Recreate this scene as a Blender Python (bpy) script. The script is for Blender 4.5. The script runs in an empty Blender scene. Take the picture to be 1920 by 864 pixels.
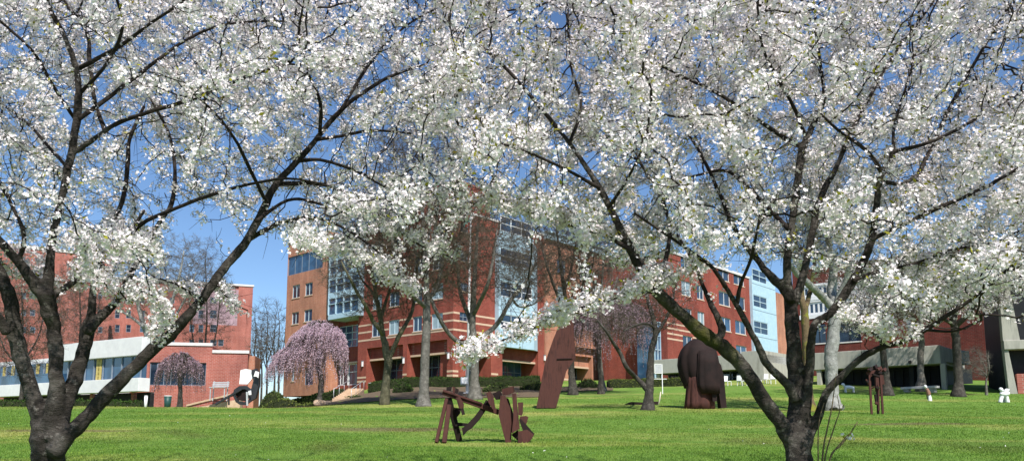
import bpy, math, random
import numpy as np
from mathutils import Vector, Matrix
rnd = random.Random(7)
rng = np.random.default_rng(11)
SC = bpy.context.scene
COL = SC.collection

# ------------------------------------------------------------------ camera model
FPX, CXP, CYP, PITCH, CZ = 1400.0, 960.0, 628.0, math.radians(7.0), 1.6
FWD = np.array((0, math.cos(PITCH), math.sin(PITCH)))
UPV = np.array((0, -math.sin(PITCH), math.cos(PITCH)))

def ray(px, py):
    return FWD + np.array((1.0, 0, 0)) * ((px - CXP) / FPX) + UPV * ((CYP - py) / FPX)

def P(px, py, d):
    r = ray(px, py)
    return np.array((0, 0, CZ)) + r * (d / r[1])

def sm(a, b, x):
    t = np.clip((np.asarray(x, float) - a) / (b - a), 0, 1)
    return t * t * (3 - 2 * t)

def G(x, y):
    """height of the lawn: it climbs away from the camera"""
    x = np.asarray(x, float); y = np.asarray(y, float)
    q = x / np.maximum(y, 8.0)
    yy = np.minimum(y, 112.0)
    z = 0.06 * yy
    over = np.maximum(0, yy - 47.0)
    k = -0.055 + 0.083 * sm(-0.36, -0.12, q) + 0.022 * sm(0.1, 0.45, q)
    z = z + over * k
    z = z + 0.05 * np.sin(x * 0.21 + 1.0) * np.sin(y * 0.17) * sm(10, 20, y) + 0.02 * np.sin(x * 0.9) * np.sin(y * 0.7)
    return z

def GZ(x, y):
    return float(G(x, y))

def on_ground(px, py, d0=8.0, d1=110.0):
    """point where the view ray through a pixel meets the lawn"""
    prev = None
    for i in range(1500):
        d = d0 + (d1 - d0) * i / 1499
        p = P(px, py, d)
        h = p[2] - GZ(p[0], p[1])
        if h <= 0:
            break
    return np.array((p[0], p[1], GZ(p[0], p[1])))

def gpt(px, d):
    x = (px - CXP) / FPX * d * 1.0
    # horizontal position of a pixel column at horizontal distance d
    r = ray(px, 760); x = r[0] / r[1] * d
    return np.array((x, d, GZ(x, d)))

# ------------------------------------------------------------------ object helpers
def link(o, parent=None):
    COL.objects.link(o)
    if parent is not None:
        o.parent = parent
    return o

def tag(o, label=None, cat=None, group=None, kind=None):
    if label: o['label'] = label
    if cat: o['category'] = cat
    if group: o['group'] = group
    if kind: o['kind'] = kind
    return o

def thing(name, label, cat, loc=(0, 0, 0), rz=0.0, group=None):
    o = bpy.data.objects.new(name, None)
    o.empty_display_size = 0.3
    o.location = [float(v) for v in loc]
    o.rotation_euler = (0, 0, rz)
    link(o)
    return tag(o, label, cat, group)

def np_mesh(name, verts, faces_by_n, mats, parent=None, smooth=False, uv=None, mat_idx=None, world=True):
    """verts (N,3); faces_by_n: list of int arrays (F,k). Coordinates are world; a parent's location is taken off."""
    verts = np.asarray(verts, float).reshape(-1, 3)
    me = bpy.data.meshes.new(name)
    if parent is not None and world:
        off = np.array(parent.matrix_world.translation) if False else np.array(root_loc(parent))
        verts = verts - off
    me.vertices.add(len(verts))
    me.vertices.foreach_set('co', verts.astype(np.float32).ravel())
    faces_by_n = [np.asarray(f, np.int32) for f in faces_by_n if len(f)]
    nl = sum(f.size for f in faces_by_n); nf = sum(len(f) for f in faces_by_n)
    me.loops.add(nl); me.polygons.add(nf)
    me.loops.foreach_set('vertex_index', np.concatenate([f.ravel() for f in faces_by_n]))
    starts = []; s = 0
    for f in faces_by_n:
        k = f.shape[1]
        starts.append(s + np.arange(len(f), dtype=np.int32) * k); s += f.size
    me.polygons.foreach_set('loop_start', np.concatenate(starts).astype(np.int32))
    if mat_idx is not None:
        me.polygons.foreach_set('material_index', np.asarray(mat_idx, np.int32))
    if smooth:
        me.polygons.foreach_set('use_smooth', np.ones(nf, bool))
    if uv is not None:
        l = me.uv_layers.new(name='UVMap')
        l.data.foreach_set('uv', np.asarray(uv, np.float32).ravel())
    me.update(calc_edges=True)
    for m in (mats if isinstance(mats, (list, tuple)) else [mats]):
        me.materials.append(m)
    o = bpy.data.objects.new(name, me)
    return link(o, parent)

def root_loc(o):
    v = np.zeros(3)
    while o is not None:
        v = v + np.array(o.location); o = o.parent
    return v

class MB:
    """collects polygons (with UVs in metres) for ONE mesh object; coordinates are world unless built with world=False"""
    def __init__(s):
        s.v = []; s.f = []; s.uv = []; s.mi = []; s.sm = []
    def poly(s, pts, uv=None, mi=0, smooth=False):
        i = len(s.v)
        s.v += [tuple(float(c) for c in p) for p in pts]
        s.f.append(tuple(range(i, i + len(pts))))
        if uv is None:
            a = np.array(pts[1], float) - np.array(pts[0], float)
            uv = [(float(p[0] + p[1]), float(p[2])) for p in pts]
        s.uv += [tuple(q) for q in uv]; s.mi.append(mi); s.sm.append(smooth)
    def mesh(s, verts, faces, mi=0, smooth=False):
        i = len(s.v)
        verts = [tuple(float(c) for c in p) for p in verts]
        # keep shared vertices so shading can be smooth
        s.v += verts
        for f in faces:
            s.f.append(tuple(i + k for k in f))
            s.uv += [(verts[k][0] + verts[k][1], verts[k][2]) for k in f]
            s.mi.append(mi); s.sm.append(smooth)
    def obox(s, c, ax, ay, az, hx, hy, hz, mi=0, bev=0.0):
        """box with centre c, unit axes and half sizes, edges chamfered by bev"""
        c, ax, ay, az = [np.array(q, float) for q in (c, ax, ay, az)]
        if bev <= 0:
            V = [c + ax * hx * i + ay * hy * j + az * hz * k for k in (-1, 1) for j in (-1, 1) for i in (-1, 1)]
            F = [(0, 2, 3, 1), (4, 5, 7, 6), (0, 1, 5, 4), (2, 6, 7, 3), (0, 4, 6, 2), (1, 3, 7, 5)]
            s.mesh(V, F, mi); return
        V = []; idx = {}
        for i in (-1, 1):
            for j in (-1, 1):
                for k in (-1, 1):
                    for w in range(3):
                        h = [hx, hy, hz]
                        for q in range(3):
                            if q != w: h[q] = max(h[q] - bev, h[q] * .3)
                        idx[(i, j, k, w)] = len(V)
                        V.append(c + ax * h[0] * i + ay * h[1] * j + az * h[2] * k)
        F = []
        for i in (-1, 1):
            F.append([idx[(i, a, b, 0)] for a, b in ((-1, -1), (1, -1), (1, 1), (-1, 1))])
            F.append([idx[(a, i, b, 1)] for a, b in ((-1, -1), (1, -1), (1, 1), (-1, 1))])
            F.append([idx[(a, b, i, 2)] for a, b in ((-1, -1), (1, -1), (1, 1), (-1, 1))])
        for i in (-1, 1):
            for j in (-1, 1):
                F.append([idx[(i, j, -1, 0)], idx[(i, j, 1, 0)], idx[(i, j, 1, 1)], idx[(i, j, -1, 1)]])
                F.append([idx[(i, -1, j, 0)], idx[(i, 1, j, 0)], idx[(i, 1, j, 2)], idx[(i, -1, j, 2)]])
                F.append([idx[(-1, i, j, 1)], idx[(1, i, j, 1)], idx[(1, i, j, 2)], idx[(-1, i, j, 2)]])
                for k in (-1, 1):
                    F.append([idx[(i, j, k, 0)], idx[(i, j, k, 1)], idx[(i, j, k, 2)]])
        cc = c
        G_ = []
        for f in F:   # orient outwards
            p = [V[q] for q in f]
            n = np.cross(p[1] - p[0], p[2] - p[0]); m = sum(p) / len(p)
            G_.append(tuple(f) if np.dot(n, m - cc) > 0 else tuple(f[::-1]))
        s.mesh(V, G_, mi)
    def bar(s, a, b, w, t, up=(0, 0, 1), mi=0, bev=0.0):
        a, b, up = np.array(a, float), np.array(b, float), np.array(up, float)
        d = b - a; L = np.linalg.norm(d); d /= L
        sx = np.cross(d, up)
        if np.linalg.norm(sx) < 1e-4: sx = np.cross(d, (1, 0, 0))
        sx /= np.linalg.norm(sx); u = np.cross(sx, d)
        s.obox((a + b) / 2, d, sx, u, L / 2, w / 2, t / 2, mi, bev)
    def tube(s, pts, radii, n=8, mi=0, cap=True):
        V, F, C = tube_geo(np.array(pts, float), radii, n)
        s.mesh(V, [tuple(f) for f in F] + ([tuple(c) for c in C] if cap else []), mi, True)
    def ext(s, outline, o, ax, ay, az, t, mi=0):
        """outline (2D) in axes ax, ay from o, extruded by t along az"""
        o, ax, ay, az = [np.array(q, float) for q in (o, ax, ay, az)]
        A = [o + ax * x + ay * y for x, y in outline]; B = [p + az * t for p in A]
        n = len(A)
        ar = sum(outline[i][0] * outline[(i + 1) % n][1] - outline[(i + 1) % n][0] * outline[i][1] for i in range(n))
        flip = (ar > 0) == (np.dot(np.cross(ax, ay), az) * t > 0)
        fs = [tuple(range(n))[::-1] if flip else tuple(range(n)), tuple(range(n, 2 * n)) if flip else tuple(range(n, 2 * n))[::-1]]
        for i in range(n):
            j = (i + 1) % n
            q = (i, j, n + j, n + i)
            fs.append(q if flip else q[::-1])
        s.mesh(A + B, fs, mi)
    def build(s, name, mats, parent=None, world=True):
        me = bpy.data.meshes.new(name)
        v = np.array(s.v, float).reshape(-1, 3)
        if parent is not None and world:
            v = v - root_loc(parent)
        me.from_pydata([tuple(p) for p in v], [], s.f)
        for m in (mats if isinstance(mats, (list, tuple)) else [mats]):
            me.materials.append(m)
        me.polygons.foreach_set('material_index', s.mi)
        me.polygons.foreach_set('use_smooth', s.sm)
        l = me.uv_layers.new(name='UVMap')
        l.data.foreach_set('uv', np.array(s.uv, np.float32).ravel())
        me.update()
        o = bpy.data.objects.new(name, me)
        return link(o, parent)

def tube_geo(P_, R_, n=8):
    P_ = np.asarray(P_, float); m = len(P_)
    R_ = np.broadcast_to(np.asarray(R_, float), (m,))
    T = np.zeros_like(P_)
    T[1:-1] = P_[2:] - P_[:-2]; T[0] = P_[1] - P_[0]; T[-1] = P_[-1] - P_[-2]
    T /= np.maximum(np.linalg.norm(T, axis=1, keepdims=True), 1e-9)
    u = np.cross(T[0], (0.3, 0.9, 0.2)); u /= np.linalg.norm(u)
    V = np.zeros((m, n, 3)); ang = np.linspace(0, 2 * np.pi, n, endpoint=False)
    for i in range(m):
        u = u - T[i] * np.dot(u, T[i]); u /= max(np.linalg.norm(u), 1e-9)
        w = np.cross(T[i], u)
        V[i] = P_[i] + R_[i] * (np.cos(ang)[:, None] * u + np.sin(ang)[:, None] * w)
    idx = np.arange(m * n).reshape(m, n)
    a = idx[:-1]; b = idx[1:]
    F = np.stack([a, np.roll(a, -1, 1), np.roll(b, -1, 1), b], -1).reshape(-1, 4)
    C = np.stack([idx[0][::-1], idx[-1]])
    return V.reshape(-1, 3), F, C

class Tubes:
    """many swept tubes / straight twig segments in one numpy mesh"""
    def __init__(s): s.V = []; s.F = []; s.T = []; s.n = 0
    def add(s, pts, radii, n=8, cap=True):
        V, F, C = tube_geo(pts, radii, n)
        s.V.append(V); s.F.append(F + s.n)
        if cap:   # rounded-off ends: a fan at each end
            m = len(V); pts = np.asarray(pts, float); r = np.broadcast_to(np.asarray(radii, float), (len(pts),))
            e0 = pts[0] - (pts[1] - pts[0]) / max(np.linalg.norm(pts[1] - pts[0]), 1e-9) * r[0] * .5
            e1 = pts[-1] + (pts[-1] - pts[-2]) / max(np.linalg.norm(pts[-1] - pts[-2]), 1e-9) * r[-1] * .5
            s.V.append(np.array([e0, e1]))
            j = np.arange(n); jn = (j + 1) % n
            s.T.append(np.stack([np.full(n, m), jn, j], -1) + s.n); s.T.append(np.stack([np.full(n, m + 1), m - n + j, m - n + jn], -1) + s.n)
            s.n += 2
        s.n += len(V)
    def edges(s, A, B, RA, RB, n=4):
        if len(A) == 0: return
        T = B - A; L = np.linalg.norm(T, axis=1, keepdims=True); T = T / np.maximum(L, 1e-9)
        ref = np.where(np.abs(T[:, 2:3]) > .9, np.array([[1.0, 0, 0]]), np.array([[0, 0, 1.0]]))
        u = np.cross(T, ref); u /= np.maximum(np.linalg.norm(u, axis=1, keepdims=True), 1e-9)
        w = np.cross(T, u)
        ang = np.linspace(0, 2 * np.pi, n, endpoint=False)
        ring = np.cos(ang)[None, :, None] * u[:, None] + np.sin(ang)[None, :, None] * w[:, None]
        V = np.concatenate([A[:, None] + ring * RA[:, None, None], (B + T * RB[:, None] * .5)[:, None] + ring * RB[:, None, None]], 1)
        K = len(A); base = np.arange(K)[:, None] * 2 * n + s.n
        j = np.arange(n); jn = (j + 1) % n
        F = np.stack([base + j, base + jn, base + n + jn, base + n + j], -1).reshape(-1, 4)
        s.V.append(V.reshape(-1, 3)); s.F.append(F); s.n += K * 2 * n
    def build(s, name, mat, parent=None):
        return np_mesh(name, np.concatenate(s.V), [np.concatenate(s.F)] + ([np.concatenate(s.T)] if s.T else []), mat, parent, smooth=True)

def catmull(pts, sub=4):
    pts = np.asarray(pts, float)
    if len(pts) < 3: sub = max(sub, 2)
    Q = np.vstack([2 * pts[0] - pts[1], pts, 2 * pts[-1] - pts[-2]])
    out = []
    for i in range(1, len(Q) - 2):
        for k in range(sub):
            t = k / sub
            a, b, c, d = Q[i - 1], Q[i], Q[i + 1], Q[i + 2]
            out.append(.5 * (2 * b + (c - a) * t + (2 * a - 5 * b + 4 * c - d) * t * t + (3 * b - a - 3 * c + d) * t ** 3))
    out.append(Q[-2])
    return np.array(out)

# ------------------------------------------------------------------ materials
def nt(name):
    m = bpy.data.materials.new(name); m.use_nodes = True
    t = m.node_tree; t.nodes.clear()
    out = t.nodes.new('ShaderNodeOutputMaterial')
    return m, t, out

def N(t, typ, **kw):
    n = t.nodes.new(typ)
    for k, v in kw.items():
        if k in n.inputs: n.inputs[k].default_value = v
        else: setattr(n, k, v)
    return n

def L(t, a, b): t.links.new(a, b)

def ramp(t, fac, stops):
    r = t.nodes.new('ShaderNodeValToRGB')
    e = r.color_ramp.elements
    while len(e) < len(stops): e.new(0.5)
    for q, (p, c) in zip(e, stops):
        q.position = p; q.color = (*c, 1) if len(c) == 3 else c
    L(t, fac, r.inputs['Fac'])
    return r.outputs['Color']

def noise(t, vec, scale, detail=4, rough=.6, dist=0.0):
    n = N(t, 'ShaderNodeTexNoise')
    n.inputs['Scale'].default_value = scale; n.inputs['Detail'].default_value = detail
    n.inputs['Roughness'].default_value = rough; n.inputs['Distortion'].default_value = dist
    if vec is not None: L(t, vec, n.inputs['Vector'])
    return n.outputs['Fac']

def coords(t, which='Object', scale=None):
    c = t.nodes.new('ShaderNodeTexCoord').outputs[which]
    if scale is None: return c
    m = t.nodes.new('ShaderNodeMapping'); m.inputs['Scale'].default_value = scale
    L(t, c, m.inputs['Vector']); return m.outputs['Vector']

def mix(t, a, b, fac, typ='MIX'):
    m = t.nodes.new('ShaderNodeMix'); m.data_type = 'RGBA'; m.blend_type = typ
    for inp, v in ((m.inputs[6], a), (m.inputs[7], b)):
        if hasattr(v, 'node'): L(t, v, inp)
        else: inp.default_value = (*v, 1) if len(v) == 3 else v
    if hasattr(fac, 'node'): L(t, fac, m.inputs[0])
    else: m.inputs[0].default_value = fac
    return m.outputs[2]

def principled(t, out, col, rough=.7, metal=0.0, spec=.3, bump=None, bstr=.3, bdist=.02):
    p = t.nodes.new('ShaderNodeBsdfPrincipled')
    if hasattr(col, 'node'): L(t, col, p.inputs['Base Color'])
    else: p.inputs['Base Color'].default_value = (*col, 1)
    if hasattr(rough, 'node'): L(t, rough, p.inputs['Roughness'])
    else: p.inputs['Roughness'].default_value = rough
    p.inputs['Metallic'].default_value = metal
    p.inputs['Specular IOR Level'].default_value = spec
    if bump is not None:
        b = t.nodes.new('ShaderNodeBump'); b.inputs['Strength'].default_value = bstr; b.inputs['Distance'].default_value = bdist
        L(t, bump, b.inputs['Height']); L(t, b.outputs['Normal'], p.inputs['Normal'])
    L(t, p.outputs[0], out.inputs['Surface'])
    return p

def M_noise(name, c0, c1, scale=3.0, rough=.8, spec=.25, bump=.3, bscale=None, c2=None, metal=0.0, which='Object', stretch=None, detail=5):
    m, t, o = nt(name)
    v = coords(t, which, stretch)
    f = noise(t, v, scale, detail)
    st = [(.3, c0), (.7, c1)] if c2 is None else [(.28, c0), (.5, c1), (.72, c2)]
    col = ramp(t, f, st)
    b = noise(t, v, bscale or scale * 4, 4) if bump else None
    principled(t, o, col, rough, metal, spec, b, bump)
    return m

def M_leaf(name, c0, c1, trans=.3, c2=None, rough=.6):
    """petals / leaves: colour varies per piece, some light passes through"""
    m, t, o = nt(name)
    g = t.nodes.new('ShaderNodeNewGeometry')
    st = [(0, c0), (1, c1)] if c2 is None else [(0, c0), (.5, c1), (1, c2)]
    col = ramp(t, g.outputs['Random Per Island'], st)
    d = N(t, 'ShaderNodeBsdfDiffuse'); tr = N(t, 'ShaderNodeBsdfTranslucent')
    L(t, col, d.inputs['Color']); L(t, col, tr.inputs['Color'])
    mx = t.nodes.new('ShaderNodeMixShader'); mx.inputs[0].default_value = trans
    L(t, d.outputs[0], mx.inputs[1]); L(t, tr.outputs[0], mx.inputs[2]); L(t, mx.outputs[0], o.inputs['Surface'])
    return m

def M_bark(name, dark, mid, light, band=9.0, moss=None, mosslo=.55):
    """bark: streaky noise stretched along the stem, pale horizontal lenticel bands"""
    m, t, o = nt(name)
    v = coords(t)
    f1 = noise(t, v, 3.2, 6, .7)
    v2 = coords(t, 'Object', (1.5, 1.5, band))
    f2 = noise(t, v2, 4.0, 5, .7, .4)
    col = ramp(t, f1, [(.25, dark), (.5, mid), (.78, light)])
    lines = ramp(t, f2, [(.55, (0, 0, 0)), (.75, (.55, .55, .55))])
    col = mix(t, col, light, lines)
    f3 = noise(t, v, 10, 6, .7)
    dapple_spots = ramp(t, f3, [(.57, (0, 0, 0)), (.68, (.85, .85, .85))])  # pale bark blotches, strengthened to put sun dapple into the colour
    col = mix(t, col, tuple(min(1, c * 1.25) for c in light), dapple_spots)
    if moss:
        f4 = noise(t, v, 1.6, 4, .6)
        mk = ramp(t, f4, [(mosslo, (0, 0, 0)), (mosslo + .1, (1, 1, 1))])
        col = mix(t, col, moss, mk)
    h = noise(t, v2, 9, 6, .75)
    hm = t.nodes.new('ShaderNodeMath'); hm.operation = 'ADD'; L(t, h, hm.inputs[0]); L(t, f3, hm.inputs[1])
    principled(t, o, col, .9, 0, .15, hm.outputs[0], .9, .045)
    return m
# ------------------------------------------------------------------ materials used in several places
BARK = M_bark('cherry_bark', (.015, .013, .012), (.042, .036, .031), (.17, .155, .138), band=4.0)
TWIG = M_noise('cherry_twig', (.016, .012, .010), (.036, .028, .024), 6, .85, .2, 0)
PETAL = M_leaf('white_petal', (.80, .715, .745), (.89, .83, .845), .20, c2=(.92, .885, .885))
YLEAF = M_leaf('young_leaf', (.20, .20, .02), (.36, .34, .04), .3, c2=(.16, .13, .03))
STEM_GREEN = M_noise('twig_shoot', (.09, .07, .04), (.16, .12, .07), 8, .8, .2, 0)

# ------------------------------------------------------------------ sky, sun, camera
def build_world():
    w = bpy.data.worlds.new('World'); SC.world = w; w.use_nodes = True
    t = w.node_tree; t.nodes.clear()
    sky = t.nodes.new('ShaderNodeTexSky'); sky.sky_type = 'NISHITA'; sky.sun_disc = False
    sky.sun_elevation = math.radians(SUN_EL); sky.sun_rotation = math.atan2(SUN[0], SUN[1])
    sky.altitude = 200; sky.air_density = 1.0; sky.dust_density = .15; sky.ozone_density = 6.5
    bg = t.nodes.new('ShaderNodeBackground'); bg.inputs['Strength'].default_value = 0.098
    o = t.nodes.new('ShaderNodeOutputWorld')
    t.links.new(sky.outputs[0], bg.inputs[0]); t.links.new(bg.outputs[0], o.inputs[0])
    l = bpy.data.lights.new('sun', 'SUN'); l.energy = 4.6; l.angle = math.radians(.53); l.color = (1, .955, .885)
    lo = bpy.data.objects.new('sun', l); COL.objects.link(lo)
    lo.rotation_euler = Vector(-SUN).to_track_quat('-Z', 'Y').to_euler()
    lo.location = (20, -20, 60)
    cam = bpy.data.cameras.new('camera'); cam.sensor_width = 36; cam.lens = FPX / 1920 * 36
    cam.shift_y = (CYP - 432) / 1920; cam.clip_start = .1; cam.clip_end = 3000
    co = bpy.data.objects.new('camera', cam); COL.objects.link(co)
    co.location = (0, 0, CZ); co.rotation_euler = (math.pi / 2 + PITCH, 0, 0)
    SC.camera = co
    vs = SC.view_settings
    vs.view_transform = 'Standard'; vs.look = 'None'; vs.exposure = 0.6; vs.gamma = 1.0; vs.use_curve_mapping = False
    SC.render.engine = 'CYCLES'
    SC.cycles.max_bounces = 6; SC.cycles.diffuse_bounces = 2; SC.cycles.glossy_bounces = 2
    SC.cycles.transmission_bounces = 3; SC.cycles.transparent_max_bounces = 4
    SC.cycles.use_denoising = True

SUN_EL, SUN_AZ = 50.0, math.radians(20)
SUN = np.array((math.sin(SUN_AZ) * math.cos(math.radians(SUN_EL)), -math.cos(SUN_AZ) * math.cos(math.radians(SUN_EL)), math.sin(math.radians(SUN_EL))))
build_world()

# ------------------------------------------------------------------ lawn
def noise_mul(t, x):
    m = t.nodes.new('ShaderNodeMath'); m.operation = 'MULTIPLY'; m.inputs[1].default_value = .6; L(t, x, m.inputs[0]); return m.outputs[0]

def lawn_material(name, blades=False):
    m, t, o = nt(name)
    v = coords(t)
    patch = noise(t, v, .16, 5, .62, .6)       # broad worn patches
    fine = noise(t, v, 1.1, 6, .7)
    speck = noise(t, v, 26, 4, .7)
    g = ramp(t, fine, [(.3, (.088, .175, .027)), (.5, (.130, .232, .041)), (.72, (.190, .280, .058))])
    dry = ramp(t, fine, [(.35, (.22, .28, .05)), (.62, (.40, .37, .13))])
    vs_ = coords(t, 'Object', (.05, .13, .1))
    band = noise(t, vs_, 1.0, 5, .62, .3)
    k = ramp(t, band, [(.49, (0, 0, 0)), (.64, (.85, .85, .85))])
    col = mix(t, g, dry, k)
    k2 = ramp(t, patch, [(.56, (0, 0, 0)), (.70, (.6, .6, .6))])
    col = mix(t, col, (.10, .115, .035), k2)
    for (cx, cy, sx, sy) in ((14.8, 27.8, 3.6, .9), (-3.5, 25.5, 4.5, 1.6), (-14.5, 24, 3.5, .7), (35.6, 59.6, 2.2, 1.3), (7.6, 42, 1.1, .9), (-6.8, 57.5, 1.2, 1.0)):   # bare worn earth
        mp = t.nodes.new('ShaderNodeMapping'); mp.inputs['Location'].default_value = (-cx / sx, -cy / sy, 0); mp.inputs['Scale'].default_value = (1 / sx, 1 / sy, 0)
        L(t, v, mp.inputs['Vector']); ln = t.nodes.new('ShaderNodeVectorMath'); ln.operation = 'LENGTH'; L(t, mp.outputs[0], ln.inputs[0])
        ad = t.nodes.new('ShaderNodeMath'); ad.operation = 'ADD'; L(t, ln.outputs['Value'], ad.inputs[0]); L(t, noise(t, v, .9, 5, .7), ad.inputs[1])
        kk = ramp(t, ad.outputs[0], [(.9, (.72, .72, .72)), (1.0, (0, 0, 0))]) if False else ramp(t, noise_mul(t, ad.outputs[0]), [(.55, (.75, .75, .75)), (.82, (0, 0, 0))])
        col = mix(t, col, (.17, .135, .075), kk)
    if blades:
        gi = t.nodes.new('ShaderNodeNewGeometry')
        var = ramp(t, gi.outputs['Random Per Island'], [(0, (.6, .6, .6)), (.7, (1.15, 1.15, 1.1)), (1, (1.6, 1.45, 1.2))])
        col = mix(t, col, var, 1.0, 'MULTIPLY')
        d = N(t, 'ShaderNodeBsdfDiffuse'); tr = N(t, 'ShaderNodeBsdfTranslucent')
        L(t, col, d.inputs['Color']); L(t, col, tr.inputs['Color'])
        mx = t.nodes.new('ShaderNodeMixShader'); mx.inputs[0].default_value = .3
        L(t, d.outputs[0], mx.inputs[1]); L(t, tr.outputs[0], mx.inputs[2]); L(t, mx.outputs[0], o.inputs['Surface'])
    else:
        col = mix(t, col, ramp(t, speck, [(.3, (.55, .55, .55)), (.7, (1.25, 1.25, 1.2))]), 1.0, 'MULTIPLY')
        principled(t, o, col, .95, 0, .1, speck, .6, .04)
    return m

def build_lawn():
    ys = np.concatenate([np.linspace(-60, 10, 15), np.linspace(12, 115, 90), np.array([130, 170, 260, 500, 1200, 2500])])
    xs = np.concatenate([np.array([-2500, -900, -300, -160]), np.linspace(-110, 110, 111), np.array([160, 300, 900, 2500])])
    X, Y = np.meshgrid(xs, ys)
    Z = G(X, Y)
    idx = np.arange(X.size).reshape(X.shape)
    F = np.stack([idx[:-1, :-1], idx[:-1, 1:], idx[1:, 1:], idx[1:, :-1]], -1).reshape(-1, 4)
    o = np_mesh('lawn', np.stack([X, Y, Z], -1).reshape(-1, 3), [F], lawn_material('lawn'), smooth=True)
    tag(o, kind='structure')
    # blades
    K = 380000
    u = rng.random(K)
    d = 12.5 * (62 / 12.5) ** (u ** 1.1)
    x = (rng.random(K) - .5) * 2 * (d * .74)
    z = G(x, d)
    h = (.014 + .022 * rng.random(K)) * (1 + .012 * d) * np.where(rng.random(K) < .04, 1.7, 1)
    w = .004 * (1 + d * .07)
    a = rng.random(K) * 2 * np.pi
    lean = rng.normal(0, .35, (K, 2))
    c = np.stack([x, d, z - .003], -1)
    s = np.stack([np.cos(a), np.sin(a), 0 * a], -1)
    tip = c + np.stack([lean[:, 0] * h, lean[:, 1] * h, h], -1)
    V = np.stack([c - s * w[:, None], c + s * w[:, None], tip], 1).reshape(-1, 3)
    F = np.arange(K * 3).reshape(-1, 3)
    o = np_mesh('grass', V, [F], lawn_material('grass_blade', True))
    tag(o, 'short green spring grass covering the rising lawn', 'grass', kind='stuff')
    # fallen petals, small pale specks in the grass
    K = 110
    d = 13 + 50 * rng.random(K) ** 1.3; x = (rng.random(K) - .5) * 1.45 * d
    z = G(x, d) + .045
    c = np.stack([x, d, z], -1); r = .012 + .018 * rng.random(K) ** 3
    q = rng.normal(0, 1, (K, 2, 3)); q /= np.linalg.norm(q, axis=2, keepdims=True)
    V = np.stack([c - q[:, 0] * r[:, None], c + q[:, 1] * r[:, None], c + q[:, 0] * r[:, None], c - q[:, 1] * r[:, None]], 1).reshape(-1, 3)
    o = np_mesh('fallen_petals', V, [np.arange(K * 4).reshape(-1, 4)], PETAL)
    tag(o, 'white cherry petals scattered over the grass', 'petals', kind='stuff')
build_lawn()

# ------------------------------------------------------------------ flowers
def flowers(C, Nn, R):
    """K five-petalled flowers -> verts, quads"""
    K = len(C)
    ref = np.where(np.abs(Nn[:, 2:3]) > .9, np.array([[1.0, 0, 0]]), np.array([[0, 0, 1.0]]))
    t1 = np.cross(Nn, ref); t1 /= np.linalg.norm(t1, axis=1, keepdims=True); t2 = np.cross(Nn, t1)
    sp = rng.random(K) * 2 * np.pi
    cup = .15 + .45 * rng.random(K)
    pts = [np.zeros((K, 3))]
    for j in range(5):
        for (da, rr, zz) in ((-.52, .66, .55), (0, 1.0, 1.0), (.52, .66, .55)):
            a = sp + j * 2 * np.pi / 5 + da
            pts.append(np.stack([rr * np.cos(a), rr * np.sin(a), zz * cup], -1))
    T = np.stack(pts, 1) * R[:, None, None]
    V = C[:, None] + T[..., 0:1] * t1[:, None] + T[..., 1:2] * t2[:, None] + T[..., 2:3] * Nn[:, None]
    tem = np.array([[0, 1 + 3 * j, 2 + 3 * j, 3 + 3 * j] for j in range(5)])
    F = (np.arange(K)[:, None, None] * 16 + tem[None]).reshape(-1, 4)
    return V.reshape(-1, 3), F

def leaf_quads(C, size, aspect=.4, up=None):
    K = len(C)
    d = rng.normal(0, 1, (K, 3))
    if up is not None: d = d + np.array(up)
    d /= np.linalg.norm(d, axis=1, keepdims=True)
    e = np.cross(d, rng.normal(0, 1, (K, 3))); e /= np.linalg.norm(e, axis=1, keepdims=True)
    s = np.asarray(size)[:, None] if np.ndim(size) else size
    V = np.stack([C, C + d * s * .5 + e * s * aspect * .5, C + d * s, C + d * s * .5 - e * s * aspect * .5], 1)
    return V.reshape(-1, 3), np.arange(K * 4).reshape(-1, 4)

def blossom_mesh(name, centers, parent, per=5, ball=.045, fr=.019, leafp=.8, mats=None, leafsize=.032):
    K = len(centers)
    n = np.maximum(1, rng.poisson(per, K))
    idx = np.repeat(np.arange(K), n)
    d = rng.normal(0, 1, (len(idx), 3)); d /= np.linalg.norm(d, axis=1, keepdims=True)
    rr = ball * (.55 + .55 * rng.random(len(idx)))
    C = centers[idx] + d * rr[:, None]
    nn = d + rng.normal(0, .35, d.shape); nn /= np.linalg.norm(nn, axis=1, keepdims=True)
    V, F = flowers(C, nn, fr * (.8 + .4 * rng.random(len(idx))))
    kl = np.repeat(np.arange(K), rng.poisson(leafp, K))
    if len(kl):
        LV, LF = leaf_quads(centers[kl] + rng.normal(0, ball * .42, (len(kl), 3)) + np.array((0, -.35 * ball, .3 * ball)), leafsize * (.7 + .6 * rng.random(len(kl))), .42)
        mi = np.concatenate([np.zeros(len(F), int), np.ones(len(LF), int)])
        F = np.concatenate([F, LF + len(V)]); V = np.concatenate([V, LV])
    else:
        mi = np.zeros(len(F), int)
    return np_mesh(name, V, [F], mats or [PETAL, YLEAF], parent, mat_idx=mi)

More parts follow.
